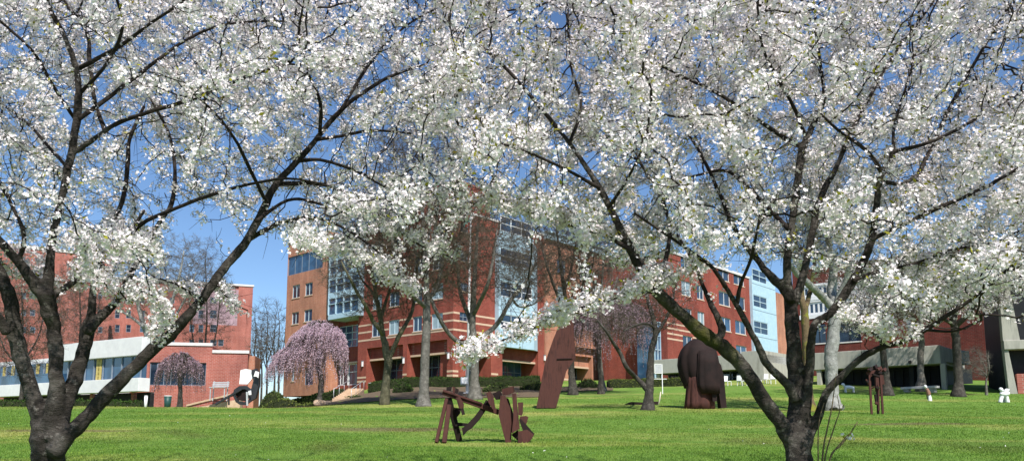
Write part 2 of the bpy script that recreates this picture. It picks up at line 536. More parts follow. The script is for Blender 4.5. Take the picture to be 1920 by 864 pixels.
# ------------------------------------------------------------------ growth by space colonisation
def colonise(pos0, par0, att, step=.10, reach=1.1, kill=.17, iters=90, jitter=.25, trop=(0, 0, .05), maxn=60000):
    pos = np.zeros((maxn, 3)); par = np.full(maxn, -1, int); n = len(pos0)
    pos[:n] = pos0; par[:n] = par0
    A = att.copy()
    bd = np.full(len(A), 1e9); bi = np.zeros(len(A), int)
    def upd(i0, i1):
        for c in range(i0, i1, 400):
            q = pos[c:min(c + 400, i1)]
            D = ((A[:, None] - q[None]) ** 2).sum(-1)
            j = D.argmin(1); dm = np.sqrt(D[np.arange(len(A)), j])
            b = dm < bd
            bd[b] = dm[b]; bi[b] = c + j[b]
    upd(0, n)
    nch = np.zeros(maxn, int); lastdir = np.zeros((maxn, 3))
    for it in range(iters):
        keep = bd > kill
        A, bd, bi = A[keep], bd[keep], bi[keep]
        act = bd < reach
        if not act.any() or n > maxn - 5000: break
        v = A[act] - pos[bi[act]]; v /= np.linalg.norm(v, axis=1, keepdims=True)
        S = np.zeros((n, 3)); np.add.at(S, bi[act], v)
        k = np.unique(bi[act]); k = k[nch[k] < 4]
        if len(k) == 0: break
        dd = S[k]; dd /= np.maximum(np.linalg.norm(dd, axis=1, keepdims=True), 1e-6)
        dd = dd + rng.normal(0, jitter, dd.shape) + np.array(trop)
        dd /= np.linalg.norm(dd, axis=1, keepdims=True)
        ok = (dd * lastdir[k]).sum(1) < .93
        k, dd = k[ok], dd[ok]
        m = len(k)
        if m == 0: break
        pos[n:n + m] = pos[k] + dd * step; par[n:n + m] = k
        nch[k] += 1; lastdir[k] = dd
        o = n; n += m
        upd(o, n)
    return pos[:n], par[:n]

def pipe_radii(par, n0, tip=.0022, expo=2.15, rmax=.03):
    n = len(par); s = np.zeros(n)
    child = np.zeros(n, bool); child[par[n0:]] = True
    for i in range(n - 1, n0 - 1, -1):
        if not child[i]: s[i] = tip ** expo
        else: s[i] = max(s[i], tip ** expo) + 0.06 * tip ** expo
        p = par[i]
        if p >= n0: s[p] += s[i]
    return np.minimum(s ** (1 / expo), rmax)
# ------------------------------------------------------------------ the two flowering cherries in front
# limbs: list of (x, y, radius) in photograph pixels with a distance for the first and last point; each becomes a real tapered limb
LEFT_LIMBS = [
 ((6.9, 6.9), [(90, 1010, 44), (90, 940, 35), (89, 880, 30), (88, 845, 31), (90, 812, 30), (94, 785, 27), (99, 755, 20)]),
 ((6.85, 6.5), [(86, 835, 22), (74, 790, 17), (62, 745, 15), (45, 685, 15), (30, 630, 15), (22, 575, 14), (10, 535, 13.5), (-12, 490, 13), (-45, 425, 11), (-80, 350, 9), (-110, 250, 7), (-120, 150, 5)]),
 ((6.6, 6.0), [(14, 625, 10), (-4, 592, 9), (-40, 545, 8), (-100, 480, 6), (-170, 420, 5)]),
 ((6.8, 6.75), [(96, 815, 24), (103, 765, 18), (106, 715, 15), (105, 660, 14), (101, 620, 14), (92, 575, 16), (85, 548, 17)]),
 ((6.75, 6.2), [(84, 560, 13), (60, 524, 12), (32, 487, 10), (5, 458, 9), (-25, 425, 8), (-80, 370, 6), (-130, 300, 4)]),
 ((6.75, 6.9), [(88, 560, 14), (92, 505, 10), (97, 460, 8.5), (106, 410, 8), (120, 355, 8), (133, 290, 8.5), (144, 225, 8.5), (147, 160, 7.5), (138, 112, 6.5), (118, 62, 5.5), (96, 22, 4.5), (78, -30, 4), (50, -110, 3)]),
 ((6.8, 7.3), [(92, 560, 8), (128, 535, 7), (162, 508, 7), (188, 484, 6), (208, 468, 5), (240, 440, 4), (270, 395, 3)]),
 ((6.75, 7.6), [(102, 830, 22), (120, 765, 16), (140, 712, 15), (155, 662, 14), (164, 620, 13), (172, 585, 9), (174, 550, 7.5), (177, 525, 7), (186, 490, 6), (210, 430, 5), (232, 365, 5), (240, 300, 4.6), (243, 262, 4), (270, 200, 3)]),
 ((6.8, 7.9), [(163, 622, 11), (182, 600, 11), (206, 578, 8.5), (226, 553, 7.5), (242, 522, 7), (262, 482, 6.2), (290, 430, 5.5), (322, 380, 5), (328, 320, 4), (318, 255, 3.3), (296, 210, 2.8), (270, 165, 2.2)]),
 ((6.7, 7.9), [(100, 850, 20), (128, 815, 17), (155, 790, 15.5), (190, 750, 15), (240, 700, 14), (285, 655, 13), (320, 628, 13), (346, 598, 11), (375, 564, 10), (402, 528, 10), (432, 488, 9.5), (460, 455, 9.5), (488, 405, 8.5), (515, 350, 8), (555, 305, 7), (590, 265, 6.5), (622, 225, 5.5), (665, 185, 4.5), (730, 145, 3.4), (800, 120, 2.2)]),
 ((7.4, 6.6), [(232, 460, 5), (265, 420, 4.4), (330, 390, 4.2), (400, 364, 3.8), (470, 345, 3.2), (540, 335, 2.5), (610, 345, 2)]),
 ((6.85, 6.3), [(143, 285, 6), (165, 268, 6), (192, 250, 5.4), (222, 230, 5), (290, 207, 4.5), (365, 185, 4), (420, 162, 3.4), (475, 140, 3), (540, 120, 2.2)]),
 ((6.85, 7.5), [(150, 222, 5.2), (200, 186, 4.6), (240, 155, 4.3), (300, 110, 3.8), (345, 78, 3.2), (415, 48, 2.8), (520, 40, 2.2), (600, 50, 1.6)]),
 ((6.9, 6.0), [(149, 128, 5), (190, 106, 4.6), (232, 82, 4), (282, 44, 3.3), (340, 5, 2.8), (390, -50, 2)]),
 ((6.9, 8.0), [(197, 245, 4.8), (178, 190, 4.6), (168, 115, 4.6), (162, 60, 4), (120, 0, 3), (100, -60, 2)]),
 ((6.9, 5.8), [(140, 222, 4.2), (102, 165, 3.8), (60, 95, 3.4), (0, 40, 3), (-70, -20, 2.4)]),
 ((6.8, 7.8), [(128, 315, 4.2), (95, 280, 3.4), (50, 230, 3), (0, 195, 2.4), (-60, 170, 2)]),
 ((6.6, 6.4), [(35, 492, 6), (45, 440, 4.5), (20, 380, 3.6), (-10, 330, 3)]),
 ((7.5, 7.0), [(462, 452, 6), (520, 420, 4.6), (585, 408, 3.8), (640, 425, 3), (700, 465, 2.4), (745, 505, 2), (780, 545, 1.5)]),
 ((7.6, 8.6), [(520, 345, 5), (600, 345, 4.2), (660, 368, 3.6), (720, 410, 3), (780, 455, 2.4), (845, 482, 1.6)]),
 ((7.7, 6.6), [(558, 302, 4.6), (600, 300, 3.8), (660, 318, 3), (720, 350, 2.2)]),
 ((7.6, 7.9), [(592, 262, 4.4), (640, 255, 3.6), (700, 245, 3), (770, 250, 2)]),
 ((7.4, 6.0), [(500, 380, 4.4), (470, 320, 4), (440, 260, 3.4), (405, 215, 2.8), (380, 190, 2)]),
 ((7.0, 6.7), [(225, 548, 5), (270, 545, 3.6), (300, 560, 3), (312, 600, 2.3), (300, 640, 1.6)]),
 ((7.2, 6.8), [(375, 562, 4), (352, 545, 3), (325, 530, 2.4), (290, 520, 1.8)]),
 ((7.2, 7.0), [(405, 526, 3), (420, 550, 2.2), (440, 570, 1.8), (465, 582, 1.4)]),
 ((6.9, 6.6), [(186, 490, 4.2), (200, 505, 3), (220, 540, 2.4), (240, 565, 1.8)]),
 ((7.0, 8.2), [(480, 415, 4.4), (540, 375, 3.6), (590, 380, 3), (650, 400, 2.2)]),
 ((6.9, 5.6), [(150, 175, 4.4), (200, 120, 3.8), (230, 50, 3.4), (215, -20, 3), (230, -90, 2)]),
 ((7.6, 6.4), [(600, 250, 4.6), (600, 190, 4), (575, 130, 3.4), (560, 70, 2.8), (570, 0, 2)]),
 ((7.7, 8.6), [(640, 205, 4), (700, 110, 3.2), (760, 50, 2.4), (830, 10, 1.8)]),
]
RIGHT_LIMBS = [
 ((7.0, 7.0), [(1497, 1010, 44), (1497, 940, 34), (1498, 880, 27), (1497, 845, 26), (1496, 815, 27), (1495, 785, 24)]),
 ((6.95, 6.3), [(1487, 838, 16), (1465, 795, 16), (1430, 745, 15), (1395, 690, 15), (1362, 655, 15), (1340, 640, 16), (1300, 610, 14.5), (1260, 575, 13.5), (1225, 540, 12), (1202, 503, 11), (1184, 470, 11), (1166, 435, 9), (1142, 385, 8), (1120, 345, 7), (1065, 265, 5.4), (1020, 210, 4.7), (955, 135, 4), (900, 85, 3.2), (840, 40, 2.4)]),
 ((6.5, 5.6), [(1232, 545, 6), (1190, 548, 4.2), (1120, 568, 3.4), (1050, 590, 2.9), (980, 625, 2.3), (905, 648, 1.8), (862, 662, 1.2)]),
 ((6.4, 7.2), [(1186, 470, 6), (1130, 440, 4.6), (1070, 422, 3.8), (1000, 400, 3), (930, 368, 2.2)]),
 ((6.6, 6.9), [(1340, 645, 9), (1354, 620, 8.5), (1346, 596, 7.5), (1334, 572, 6.5), (1318, 535, 4.5), (1300, 490, 3.6), (1270, 440, 3)]),
 ((6.95, 6.4), [(1490, 750, 11), (1478, 722, 10), (1440, 685, 8.5), (1425, 655, 8), (1402, 610, 7), (1381, 572, 6.4), (1365, 545, 5.4), (1338, 504, 4.5), (1310, 482, 4), (1250, 440, 3.2), (1190, 400, 2.4)]),
 ((6.75, 6.2), [(1381, 572, 5), (1390, 530, 4), (1408, 485, 3.5), (1420, 430, 3), (1430, 380, 2.4)]),
 ((7.0, 7.1), [(1494, 810, 22), (1495, 745, 17), (1492, 692, 17), (1487, 640, 15), (1483, 585, 13.5), (1481, 550, 13)]),
 ((7.05, 7.6), [(1480, 560, 10), (1468, 540, 10), (1445, 518, 9), (1424, 492, 7.2), (1400, 462, 6.4), (1376, 425, 5.6), (1350, 365, 4.6), (1320, 300, 3.6), (1290, 250, 2.8)]),
 ((7.05, 7.1), [(1482, 565, 11), (1476, 510, 9), (1478, 465, 8.4), (1488, 395, 8.2), (1496, 335, 8.6), (1503, 290, 8.8), (1512, 262, 8.4), (1526, 232, 6), (1545, 190, 4), (1538, 120, 3.4), (1530, 55, 2.8), (1525, -30, 2.4)]),
 ((7.1, 6.2), [(1505, 275, 6), (1470, 258, 5), (1402, 212, 4.4), (1345, 175, 3.8), (1282, 145, 3.2), (1215, 110, 2.4), (1150, 70, 1.8)]),
 ((7.1, 7.9), [(1490, 568, 10), (1505, 520, 8.6), (1518, 460, 8), (1532, 390, 7.4), (1550, 345, 7), (1566, 318, 6), (1600, 240, 5), (1632, 180, 4), (1672, 108, 3.4), (1720, 45, 2.8), (1760, -10, 2.2)]),
 ((6.95, 6.6), [(1505, 800, 13), (1512, 755, 11), (1518, 700, 9.5), (1521, 640, 9), (1530, 606, 9), (1556, 588, 9), (1588, 545, 9.6), (1618, 492, 9), (1636, 445, 8), (1641, 400, 7.4), (1648, 345, 7), (1656, 322, 6.4), (1670, 302, 5), (1677, 285, 4.6), (1735, 270, 4), (1800, 240, 3.5), (1860, 205, 3), (1930, 165, 2.4)]),
 ((6.75, 6.0), [(1654, 328, 5.4), (1640, 300, 4.6), (1612, 272, 4), (1578, 250, 3.4), (1540, 215, 2.6)]),
 ((6.7, 7.0), [(1676, 288, 3.8), (1677, 235, 3.2), (1700, 160, 2.8), (1720, 90, 2.2)]),
 ((6.7, 5.8), [(1634, 450, 6), (1672, 430, 5.6), (1760, 390, 5), (1838, 356, 4.5), (1876, 335, 4), (1935, 300, 3.2), (2010, 250, 2.6)]),
 ((6.8, 7.8), [(1600, 525, 5), (1650, 508, 4), (1714, 494, 3.2), (1780, 470, 2.6), (1860, 455, 2)]),
 ((7.0, 6.2), [(1509, 830, 11), (1532, 785, 9.5), (1549, 737, 8.5), (1575, 708, 8), (1610, 675, 7.6), (1642, 655, 7), (1692, 640, 6), (1735, 618, 5.2), (1775, 592, 4.6), (1830, 555, 4), (1882, 512, 3.4), (1950, 450, 2.6)]),
 ((7.6, 7.9), [(1720, 330, 5), (1750, 270, 4.6), (1782, 200, 4.2), (1812, 145, 3.8), (1850, 80, 3.2), (1892, 12, 2.6), (1930, -60, 2)]),
 ((7.2, 7.5), [(1656, 340, 5.4), (1690, 345, 5), (1722, 328, 5)]),
 ((6.5, 5.6), [(1124, 352, 4.6), (1065, 320, 3.6), (1000, 290, 3), (930, 265, 2.4), (860, 235, 1.8)]),
 ((6.4, 7.2), [(1068, 268, 4), (1090, 200, 3.4), (1072, 130, 3), (1066, 60, 2.6), (1064, -20, 2)]),
 ((7.0, 8.3), [(1480, 430, 6), (1440, 390, 5), (1400, 350, 4.4), (1360, 320, 3.6), (1300, 330, 2.6)]),
 ((6.6, 8.0), [(1230, 545, 7), (1250, 480, 5), (1255, 420, 4), (1230, 350, 3.4), (1180, 280, 2.6)]),
 ((7.1, 5.7), [(1512, 260, 4.6), (1488, 200, 4), (1460, 150, 3.6), (1430, 90, 3), (1420, 10, 2.4)]),
 ((6.2, 5.4), [(1142, 388, 3.8), (1180, 330, 3.2), (1210, 260, 2.6), (1220, 190, 2)]),
 ((6.9, 6.0), [(1735, 618, 3.4), (1790, 620, 2.6), (1840, 600, 2)]),
]

def gauss(px, py, cx, cy, sx, sy):
    return np.exp(-(((px - cx) / sx) ** 2 + ((py - cy) / sy) ** 2))

# open places in the two crowns (centre, half size, how much is missing)
GAPS = [(255, 325, 75, 75, .72), (430, 270, 55, 55, .75), (40, 105, 60, 35, .6), (100, 370, 130, 70, .5), (380, 430, 90, 45, .9), (300, 360, 90, 60, .5),
 (640, 35, 28, 45, 1.0), (775, 12, 55, 20, .9), (765, 285, 85, 42, .92), (985, 345, 42, 26, .9), (1070, 150, 28, 30, .85), (870, 65, 55, 32, .75), (1005, 40, 60, 28, .6),
 (1705, 30, 42, 38, .85), (1890, 110, 60, 42, .95), (1770, 150, 50, 40, .7), (1800, 220, 40, 30, .5), (1145, 150, 22, 22, .6), (590, 240, 45, 35, .65), (545, 250, 30, 30, .5), (700, 130, 30, 30, .35),
 (0, 300, 60, 60, .4), (180, 230, 40, 60, .5), (650, 300, 50, 25, .4), (700, 385, 60, 22, .55), (620, 440, 40, 25, .3), (900, 340, 50, 30, .7), (860, 420, 60, 30, .6), (780, 410, 40, 25, .5), (730, 470, 60, 20, .5),
 (1000, 450, 70, 35, .95), (900, 450, 60, 30, .8), (1090, 470, 40, 22, .7), (1500, 480, 40, 60, .4), (1340, 470, 60, 25, .3), (520, 400, 40, 30, .5), (1040, 230, 20, 20, .4), (1660, 200, 30, 30, .2), (940, 170, 40, 20, .3), (140, 470, 60, 40, .6), (10, 210, 40, 30, .5),
 (330, 120, 40, 25, .3), (1120, 300, 40, 25, .2), (1590, 420, 40, 50, .35), (1480, 330, 30, 60, .3)]
LOWEDGE_L = [(-600, 470), (0, 460), (100, 480), (200, 500), (300, 505), (340, 450), (440, 430), (520, 465), (600, 485), (660, 470), (720, 440), (780, 430), (850, 430), (1000, 430)]
LOWEDGE_R = [(820, 420), (900, 400), (960, 420), (1060, 440), (1130, 500), (1200, 520), (1280, 500), (1400, 490), (1480, 500), (1560, 520), (1650, 570), (1750, 590), (1850, 570), (1920, 560), (2500, 520)]

def dens(px, py, low):
    e = np.interp(px, [a for a, b in low], [b for a, b in low])
    d = 1 - sm(-45, 25, py - e)
    for cx, cy, sx, sy, k in GAPS:
        d = d * (1 - k * gauss(px, py, cx, cy, sx * 1.05, sy * 1.05))
    return d

def proj(p):
    q = p - np.array((0, 0, CZ))
    xc = q[:, 0]; zf = q @ FWD; yc = q @ UPV
    return CXP + FPX * xc / zf, CYP - FPX * yc / zf

def cherry(name, label, limbs, px_range, low, split, side, natt, chains):
    base = P(*limbs[0][1][0][:2], limbs[0][0][0])
    base = np.array((base[0], limbs[0][0][0], GZ(base[0], limbs[0][0][0])))
    root = thing(name, label, 'tree', base)
    big = Tubes(); small_ = Tubes()
    pos, par, rad, fl = [], [], [], []
    for li, ((d0, d1), pts) in enumerate(limbs):
        n = len(pts)
        seg = np.cumsum([0] + [math.hypot(pts[i + 1][0] - pts[i][0], pts[i + 1][1] - pts[i][1]) for i in range(n - 1)]); seg = seg / seg[-1]
        W = []
        for (x, y, r), s in zip(pts, seg):
            d = d0 + (d1 - d0) * s + .10 * math.sin(7 * s + li) * s
            w = P(x, y, d)
            W.append((*w, r * .9 * d / FPX))
        C = catmull(W, 5)
        if li == 0:   # flare down to the root
            C[:6, 3] *= np.linspace(1.25, 1.0, 6)
        rr = C[:, 3] * (1 + .07 * np.sin(np.arange(len(C)) * .7 + li) * .6 + rng.normal(0, .02, len(C)))
        cc = C[:, :3] + rng.normal(0, 1, (len(C), 3)) * C[:, 3:4] * .07
        if li == 0:
            cc = np.vstack([[cc[0][0], cc[0][1], base[2] - .15], cc[:]]); rr = np.concatenate([[rr[0] * 1.25], rr])
        thick = np.where(rr / (cc[:, 1] / FPX) >= 4.6)[0]
        cut = thick[-1] + 1 if len(thick) > 3 else 0
        if cut: big.add(cc[:cut + 1], rr[:cut + 1], 14)
        if cut < len(cc) - 2: small_.add(cc[max(0, cut - 2):], rr[max(0, cut - 2):] * .98, 7)
        # skeleton nodes for growth
        L_ = np.concatenate([[0], np.cumsum(np.linalg.norm(np.diff(cc, axis=0), axis=1))])
        m = max(2, int(L_[-1] / .09))
        t = np.linspace(0, L_[-1], m)
        Q = np.stack([np.interp(t, L_, cc[:, k]) for k in range(3)], -1)
        R = np.interp(t, L_, rr)
        for i in range(m):
            pos.append(Q[i]); par.append(-1); rad.append(R[i])
    pos = np.array(pos); rad = np.array(rad)
    n0 = len(pos)
    # keep the limbs bare on their near side, as the tree carries its flowers above and behind them
    GW, GH, GS = 560, 330, 5.0
    near = np.full((GH, GW), -1e9)
    lx, ly = proj(pos)
    for a_, b_, y_, r_ in zip(lx, ly, pos[:, 1], rad):
        rp = r_ * FPX / y_
        if rp < 2.0: continue
        R_ = rp + 9
        i0, i1 = int((a_ + 400 - R_) / GS), int((a_ + 400 + R_) / GS) + 1; j0, j1 = int((b_ + 400 - R_) / GS), int((b_ + 400 + R_) / GS) + 1
        i0, j0 = max(i0, 0), max(j0, 0)
        if i1 <= i0 or j1 <= j0: continue
        near[j0:j1, i0:i1] = np.maximum(near[j0:j1, i0:i1], y_)
    def blocks(px, py, d):
        i = ((px + 400) / GS).astype(int); j = ((py + 400) / GS).astype(int)
        ok = (i >= 0) & (i < GW) & (j >= 0) & (j < GH)
        v = near[np.clip(j, 0, GH - 1), np.clip(i, 0, GW - 1)]
        return ok & (d < v + .05)
    # where flowers want to be: points through the crown's volume
    att = []
    x0, x1, y0, y1 = px_range
    while len(att) < natt:
        K = 20000
        px = x0 + (x1 - x0) * rng.random(K); py = y0 + (y1 - y0) * rng.random(K)
        dd = 7.15 + rng.normal(0, 1.1, K); dd = np.clip(dd, 4.5, 10)
        w = dens(px, py, low)
        inf = ((px > -60) & (px < 1980) & (py > -60))
        w = np.where(inf, w, .55)
        w = np.where(blocks(px, py, dd) & (rng.random(K) < .9), 0, w)
        edge = split + 60 * np.sin(py * .02)
        w = w * (1 - sm(-70, 70, (px - edge) * side))
        k = rng.random(K) < w
        for a, b, c in zip(px[k], py[k], dd[k]):
            att.append((a, b, c))
    att = np.array([P(a, b, c) for a, b, c in att[:natt]])
    ch = []
    for (d0, d1, spread, cnt, line) in chains:   # boughs that hang clear of the crown
        line = np.array(line, float)
        t = rng.random(cnt) * (len(line) - 1)
        for q in t:
            i = int(q); f = q - i
            a = line[i] * (1 - f) + line[min(i + 1, len(line) - 1)] * f
            ch.append(P(a[0] + rnd.gauss(0, spread), a[1] + rnd.gauss(0, spread), d0 + (d1 - d0) * q / (len(line) - 1) + rnd.gauss(0, .16)))
    pall = np.concatenate([att, np.array(ch)]) if ch else att
    grow = rad < .055
    p2, par2 = colonise(pos[grow], np.full(grow.sum(), -1), pall, step=.085, reach=1.3, kill=.13, iters=80, trop=(0, 0, .06))
    g0 = int(grow.sum())
    r2 = pipe_radii(par2, g0, tip=.0028, expo=2.4, rmax=.016)
    k = np.arange(g0, len(p2)); pa = par2[k]
    RA = np.where(pa < g0, np.minimum(r2[k] * 1.25, .018), r2[pa]); RA = np.minimum(RA, r2[k] * 1.6)
    small_.edges(p2[pa], p2[k], RA, r2[k], 4)
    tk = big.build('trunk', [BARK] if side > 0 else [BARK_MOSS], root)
    rm = tk.modifiers.new('merge', 'REMESH'); rm.mode = 'VOXEL'; rm.voxel_size = .015; rm.use_smooth_shade = True
    sm_ = tk.modifiers.new('soft', 'SMOOTH'); sm_.factor = .5; sm_.iterations = 5
    sp = np.repeat(k[r2[k] < .006], 1); sp = sp[rng.random(len(sp)) < .6]
    dv = p2[sp] - p2[par2[sp]]; dv /= np.maximum(np.linalg.norm(dv, axis=1, keepdims=True), 1e-6)
    dv = dv + rng.normal(0, .6, dv.shape) + np.array((0, 0, .25)); dv /= np.linalg.norm(dv, axis=1, keepdims=True)
    tips = p2[sp] + dv * (.06 + .20 * rng.random((len(sp), 1)))
    small_.edges(p2[sp], tips, np.full(len(sp), .0024), np.full(len(sp), .0013), 3)
    # flowers sit along the thin twigs
    thin = k[r2[k] < .0095]
    px, py = proj(p2[thin])
    w = .25 + .75 * np.clip(dens(px, py, low), 0, 1)
    for (_, _, spread, _, line) in chains:
        ln = np.array(line, float); s_ = np.linspace(0, len(ln) - 1, 60); li_ = np.stack([np.interp(s_, np.arange(len(ln)), ln[:, k_]) for k_ in range(2)], -1)
        dm = np.sqrt(((px[:, None] - li_[None, :, 0]) ** 2 + (py[:, None] - li_[None, :, 1]) ** 2)).min(1)
        w = np.maximum(w, 2.4 * np.exp(-(dm / (spread * 1.7)) ** 2))
    inside = (px > -80) & (px < 2000) & (py > -80)
    lam = np.where(inside, (BLOOM if side > 0 else BLOOM * 1.22) * w, BLOOM * .7)
    lam = np.where(blocks(px, py, p2[thin][:, 1]) & (w < 1.02), lam * .08, lam)
    # keep the chains full
    rep = rng.poisson(lam)
    idx = np.repeat(thin, rep)
    cen = p2[idx] + rng.normal(0, .030, (len(idx), 3)) - (p2[idx] - p2[par2[idx]]) * rng.random((len(idx), 1))
    # a few spurs on the limbs themselves
    lim = np.where((rad < .03) & (rad > .004))[0]
    lim = lim[rng.random(len(lim)) < .16]
    cen2 = pos[lim] + rng.normal(0, .035, (len(lim), 3))
    cen = np.concatenate([cen, cen2])
    small_.build('branches', TWIG, root)
    blossom_mesh('blossom', cen, root, per=10, ball=.050, fr=.0146, leafp=LEAFP[side], leafsize=.042)
    print(name, 'nodes', len(p2), 'clusters', len(cen))
    return root

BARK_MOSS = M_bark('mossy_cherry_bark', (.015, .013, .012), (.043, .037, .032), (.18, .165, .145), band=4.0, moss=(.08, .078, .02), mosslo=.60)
BLOOM = 2.3
LEAFP = {1: .34, -1: .75}
cherry('flowering_cherry', 'big white flowering cherry with four dark stems and a long limb rising to the right', LEFT_LIMBS,
       (-380, 900, -330, 560), LOWEDGE_L, 810, 1, 7300,
       [(7.0, 6.7, 13, 130, [(205, 410), (235, 470), (230, 520), (285, 545), (300, 590), (302, 640)]),
        (7.2, 6.9, 14, 110, [(120, 440), (190, 460), (240, 430), (300, 470)]),
        (7.2, 7.0, 8, 26, [(415, 545), (440, 568), (466, 582)]),
        (7.2, 6.8, 9, 30, [(360, 548), (325, 535), (290, 520)]),
        (7.6, 6.9, 13, 115, [(540, 440), (620, 470), (690, 490), (740, 510), (778, 545)]),
        (7.8, 8.5, 12, 115, [(640, 365), (700, 400), (760, 445), (845, 480)]),
        (6.9, 6.7, 13, 60, [(160, 505), (210, 540), (240, 560)]),
        (6.7, 7.2, 14, 90, [(20, 470), (60, 490), (75, 530), (50, 560)]), (7.1, 7.5, 12, 50, [(130, 500), (160, 490), (150, 530)])])
cherry('flowering_cherry', 'wide white flowering cherry whose forked trunk sends one thick limb low to the left', RIGHT_LIMBS,
       (760, 2330, -330, 640), LOWEDGE_R, 800, -1, 9800,
       [(6.4, 5.6, 11, 320, [(1230, 515), (1180, 540), (1120, 560), (1050, 588), (980, 622), (905, 646), (868, 660)]),
        (6.4, 7.2, 15, 200, [(1190, 450), (1100, 425), (1000, 395), (930, 370)]),
        (6.5, 6.2, 13, 60, [(1710, 625), (1640, 600), (1600, 590)]),
        (6.9, 6.3, 14, 60, [(1320, 510), (1270, 520), (1230, 520)])])
# ------------------------------------------------------------------ building materials
def M_brick(name, c0, c1, c2, mortar):
    m, t, o = nt(name)
    uv = t.nodes.new('ShaderNodeTexCoord').outputs['UV']
    b = N(t, 'ShaderNodeTexBrick'); L(t, uv, b.inputs['Vector'])
    b.inputs['Scale'].default_value = 1.0; b.inputs['Brick Width'].default_value = .42; b.inputs['Row Height'].default_value = .16
    b.inputs['Mortar Size'].default_value = .016; b.inputs['Mortar Smooth'].default_value = .3
    b.inputs['Color1'].default_value = (*c0, 1); b.inputs['Color2'].default_value = (*c1, 1); b.inputs['Mortar'].default_value = (*mortar, 1)
    v = coords(t)
    f = noise(t, v, 5.0, 6, .75); col = mix(t, b.outputs['Color'], c2, ramp(t, f, [(.5, (0, 0, 0)), (.72, (.7, .7, .7))]))
    g = noise(t, v, .22, 4, .6)
    col = mix(t, col, ramp(t, g, [(.3, (.72, .72, .73)), (.7, (1.2, 1.16, 1.12))]), 1.0, 'MULTIPLY')
    s = noise(t, coords(t, 'Object', (1.2, 1.2, .12)), 1.0, 4, .7)   # rain streaks
    col = mix(t, col, ramp(t, s, [(.32, (.74, .73, .72)), (.6, (1, 1, 1))]), 1.0, 'MULTIPLY')
    principled(t, o, col, .9, 0, .15, f, .4, .03)
    return m

BRICK_RED = M_brick('red_brick', (.25, .044, .032), (.32, .062, .042), (.17, .034, .028), (.30, .18, .14))
BRICK_ORANGE = M_brick('orange_brick', (.45, .175, .105), (.51, .22, .135), (.37, .135, .085), (.46, .35, .28))
BRICK_PLUM = M_brick('plum_brick', (.37, .24, .29), (.42, .29, .34), (.34, .21, .26), (.44, .36, .38))
BRICK_ROSE = M_brick('rose_brick', (.34, .098, .075), (.41, .13, .10), (.29, .085, .07), (.42, .28, .25))
BRICK_SHADED = M_brick('shaded_red_brick', (.13, .026, .021), (.18, .038, .029), (.09, .02, .018), (.16, .10, .085))  # red brick of the hall, with the shade on its face put into the colour
STONE = M_noise('pale_stone', (.52, .36, .25), (.62, .46, .34), 6, .85, .2, .2)
COPING = M_noise('pale_coping', (.55, .52, .50), (.68, .65, .63), 5, .85, .2, .2)
CONCRETE = M_noise('board_marked_concrete', (.25, .245, .215), (.40, .39, .345), 1.4, .9, .15, .4, 9, c2=(.33, .32, .285), stretch=(1, 1, .25))
WHITE_PANEL = M_noise('white_panel', (.66, .65, .66), (.76, .75, .75), 1.6, .6, .3, .05)
BLUE_PANEL = M_noise('pale_blue_panel', (.36, .52, .62), (.46, .62, .71), 1.8, .45, .4, .05)
FRAME_BLUE = M_noise('pale_blue_frame', (.42, .55, .62), (.52, .64, .70), 4, .5, .4, .05)
FRAME_WHITE = M_noise('white_frame', (.68, .69, .70), (.80, .80, .80), 4, .5, .4, .05)
FRAME_GREY = M_noise('steel_frame', (.16, .20, .25), (.24, .28, .33), 4, .45, .5, .05)
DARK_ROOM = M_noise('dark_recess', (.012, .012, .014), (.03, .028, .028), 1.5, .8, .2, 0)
ROOFING = M_noise('roofing', (.14, .13, .125), (.2, .19, .18), 2, .9, .1, .2)
BRONZE = M_noise('dark_bronze_panel', (.010, .011, .014), (.02, .021, .025), 1.0, .6, .2, .05)

def M_glass(name, c, rough=.06, var=None):
    m, t, o = nt(name)
    v = coords(t)
    n = noise(t, v, .55, 2, .5)
    col = ramp(t, n, [(.35, c), (.65, var or tuple(q * 1.6 for q in c))])
    p = principled(t, o, col, rough, 0, .9, noise(t, v, .8, 2, .5), .06, .05)
    p.inputs['IOR'].default_value = 1.6
    return m
GLASS = M_glass('window_glass', (.010, .018, .034), .05, (.025, .05, .085))
GLASS_BLUE = M_glass('blue_tinted_glass', (.02, .05, .10), .04, (.05, .12, .22))
GLASS_PALE = M_glass('glass_over_pale_blind', (.22, .30, .32), .12, (.34, .42, .44))

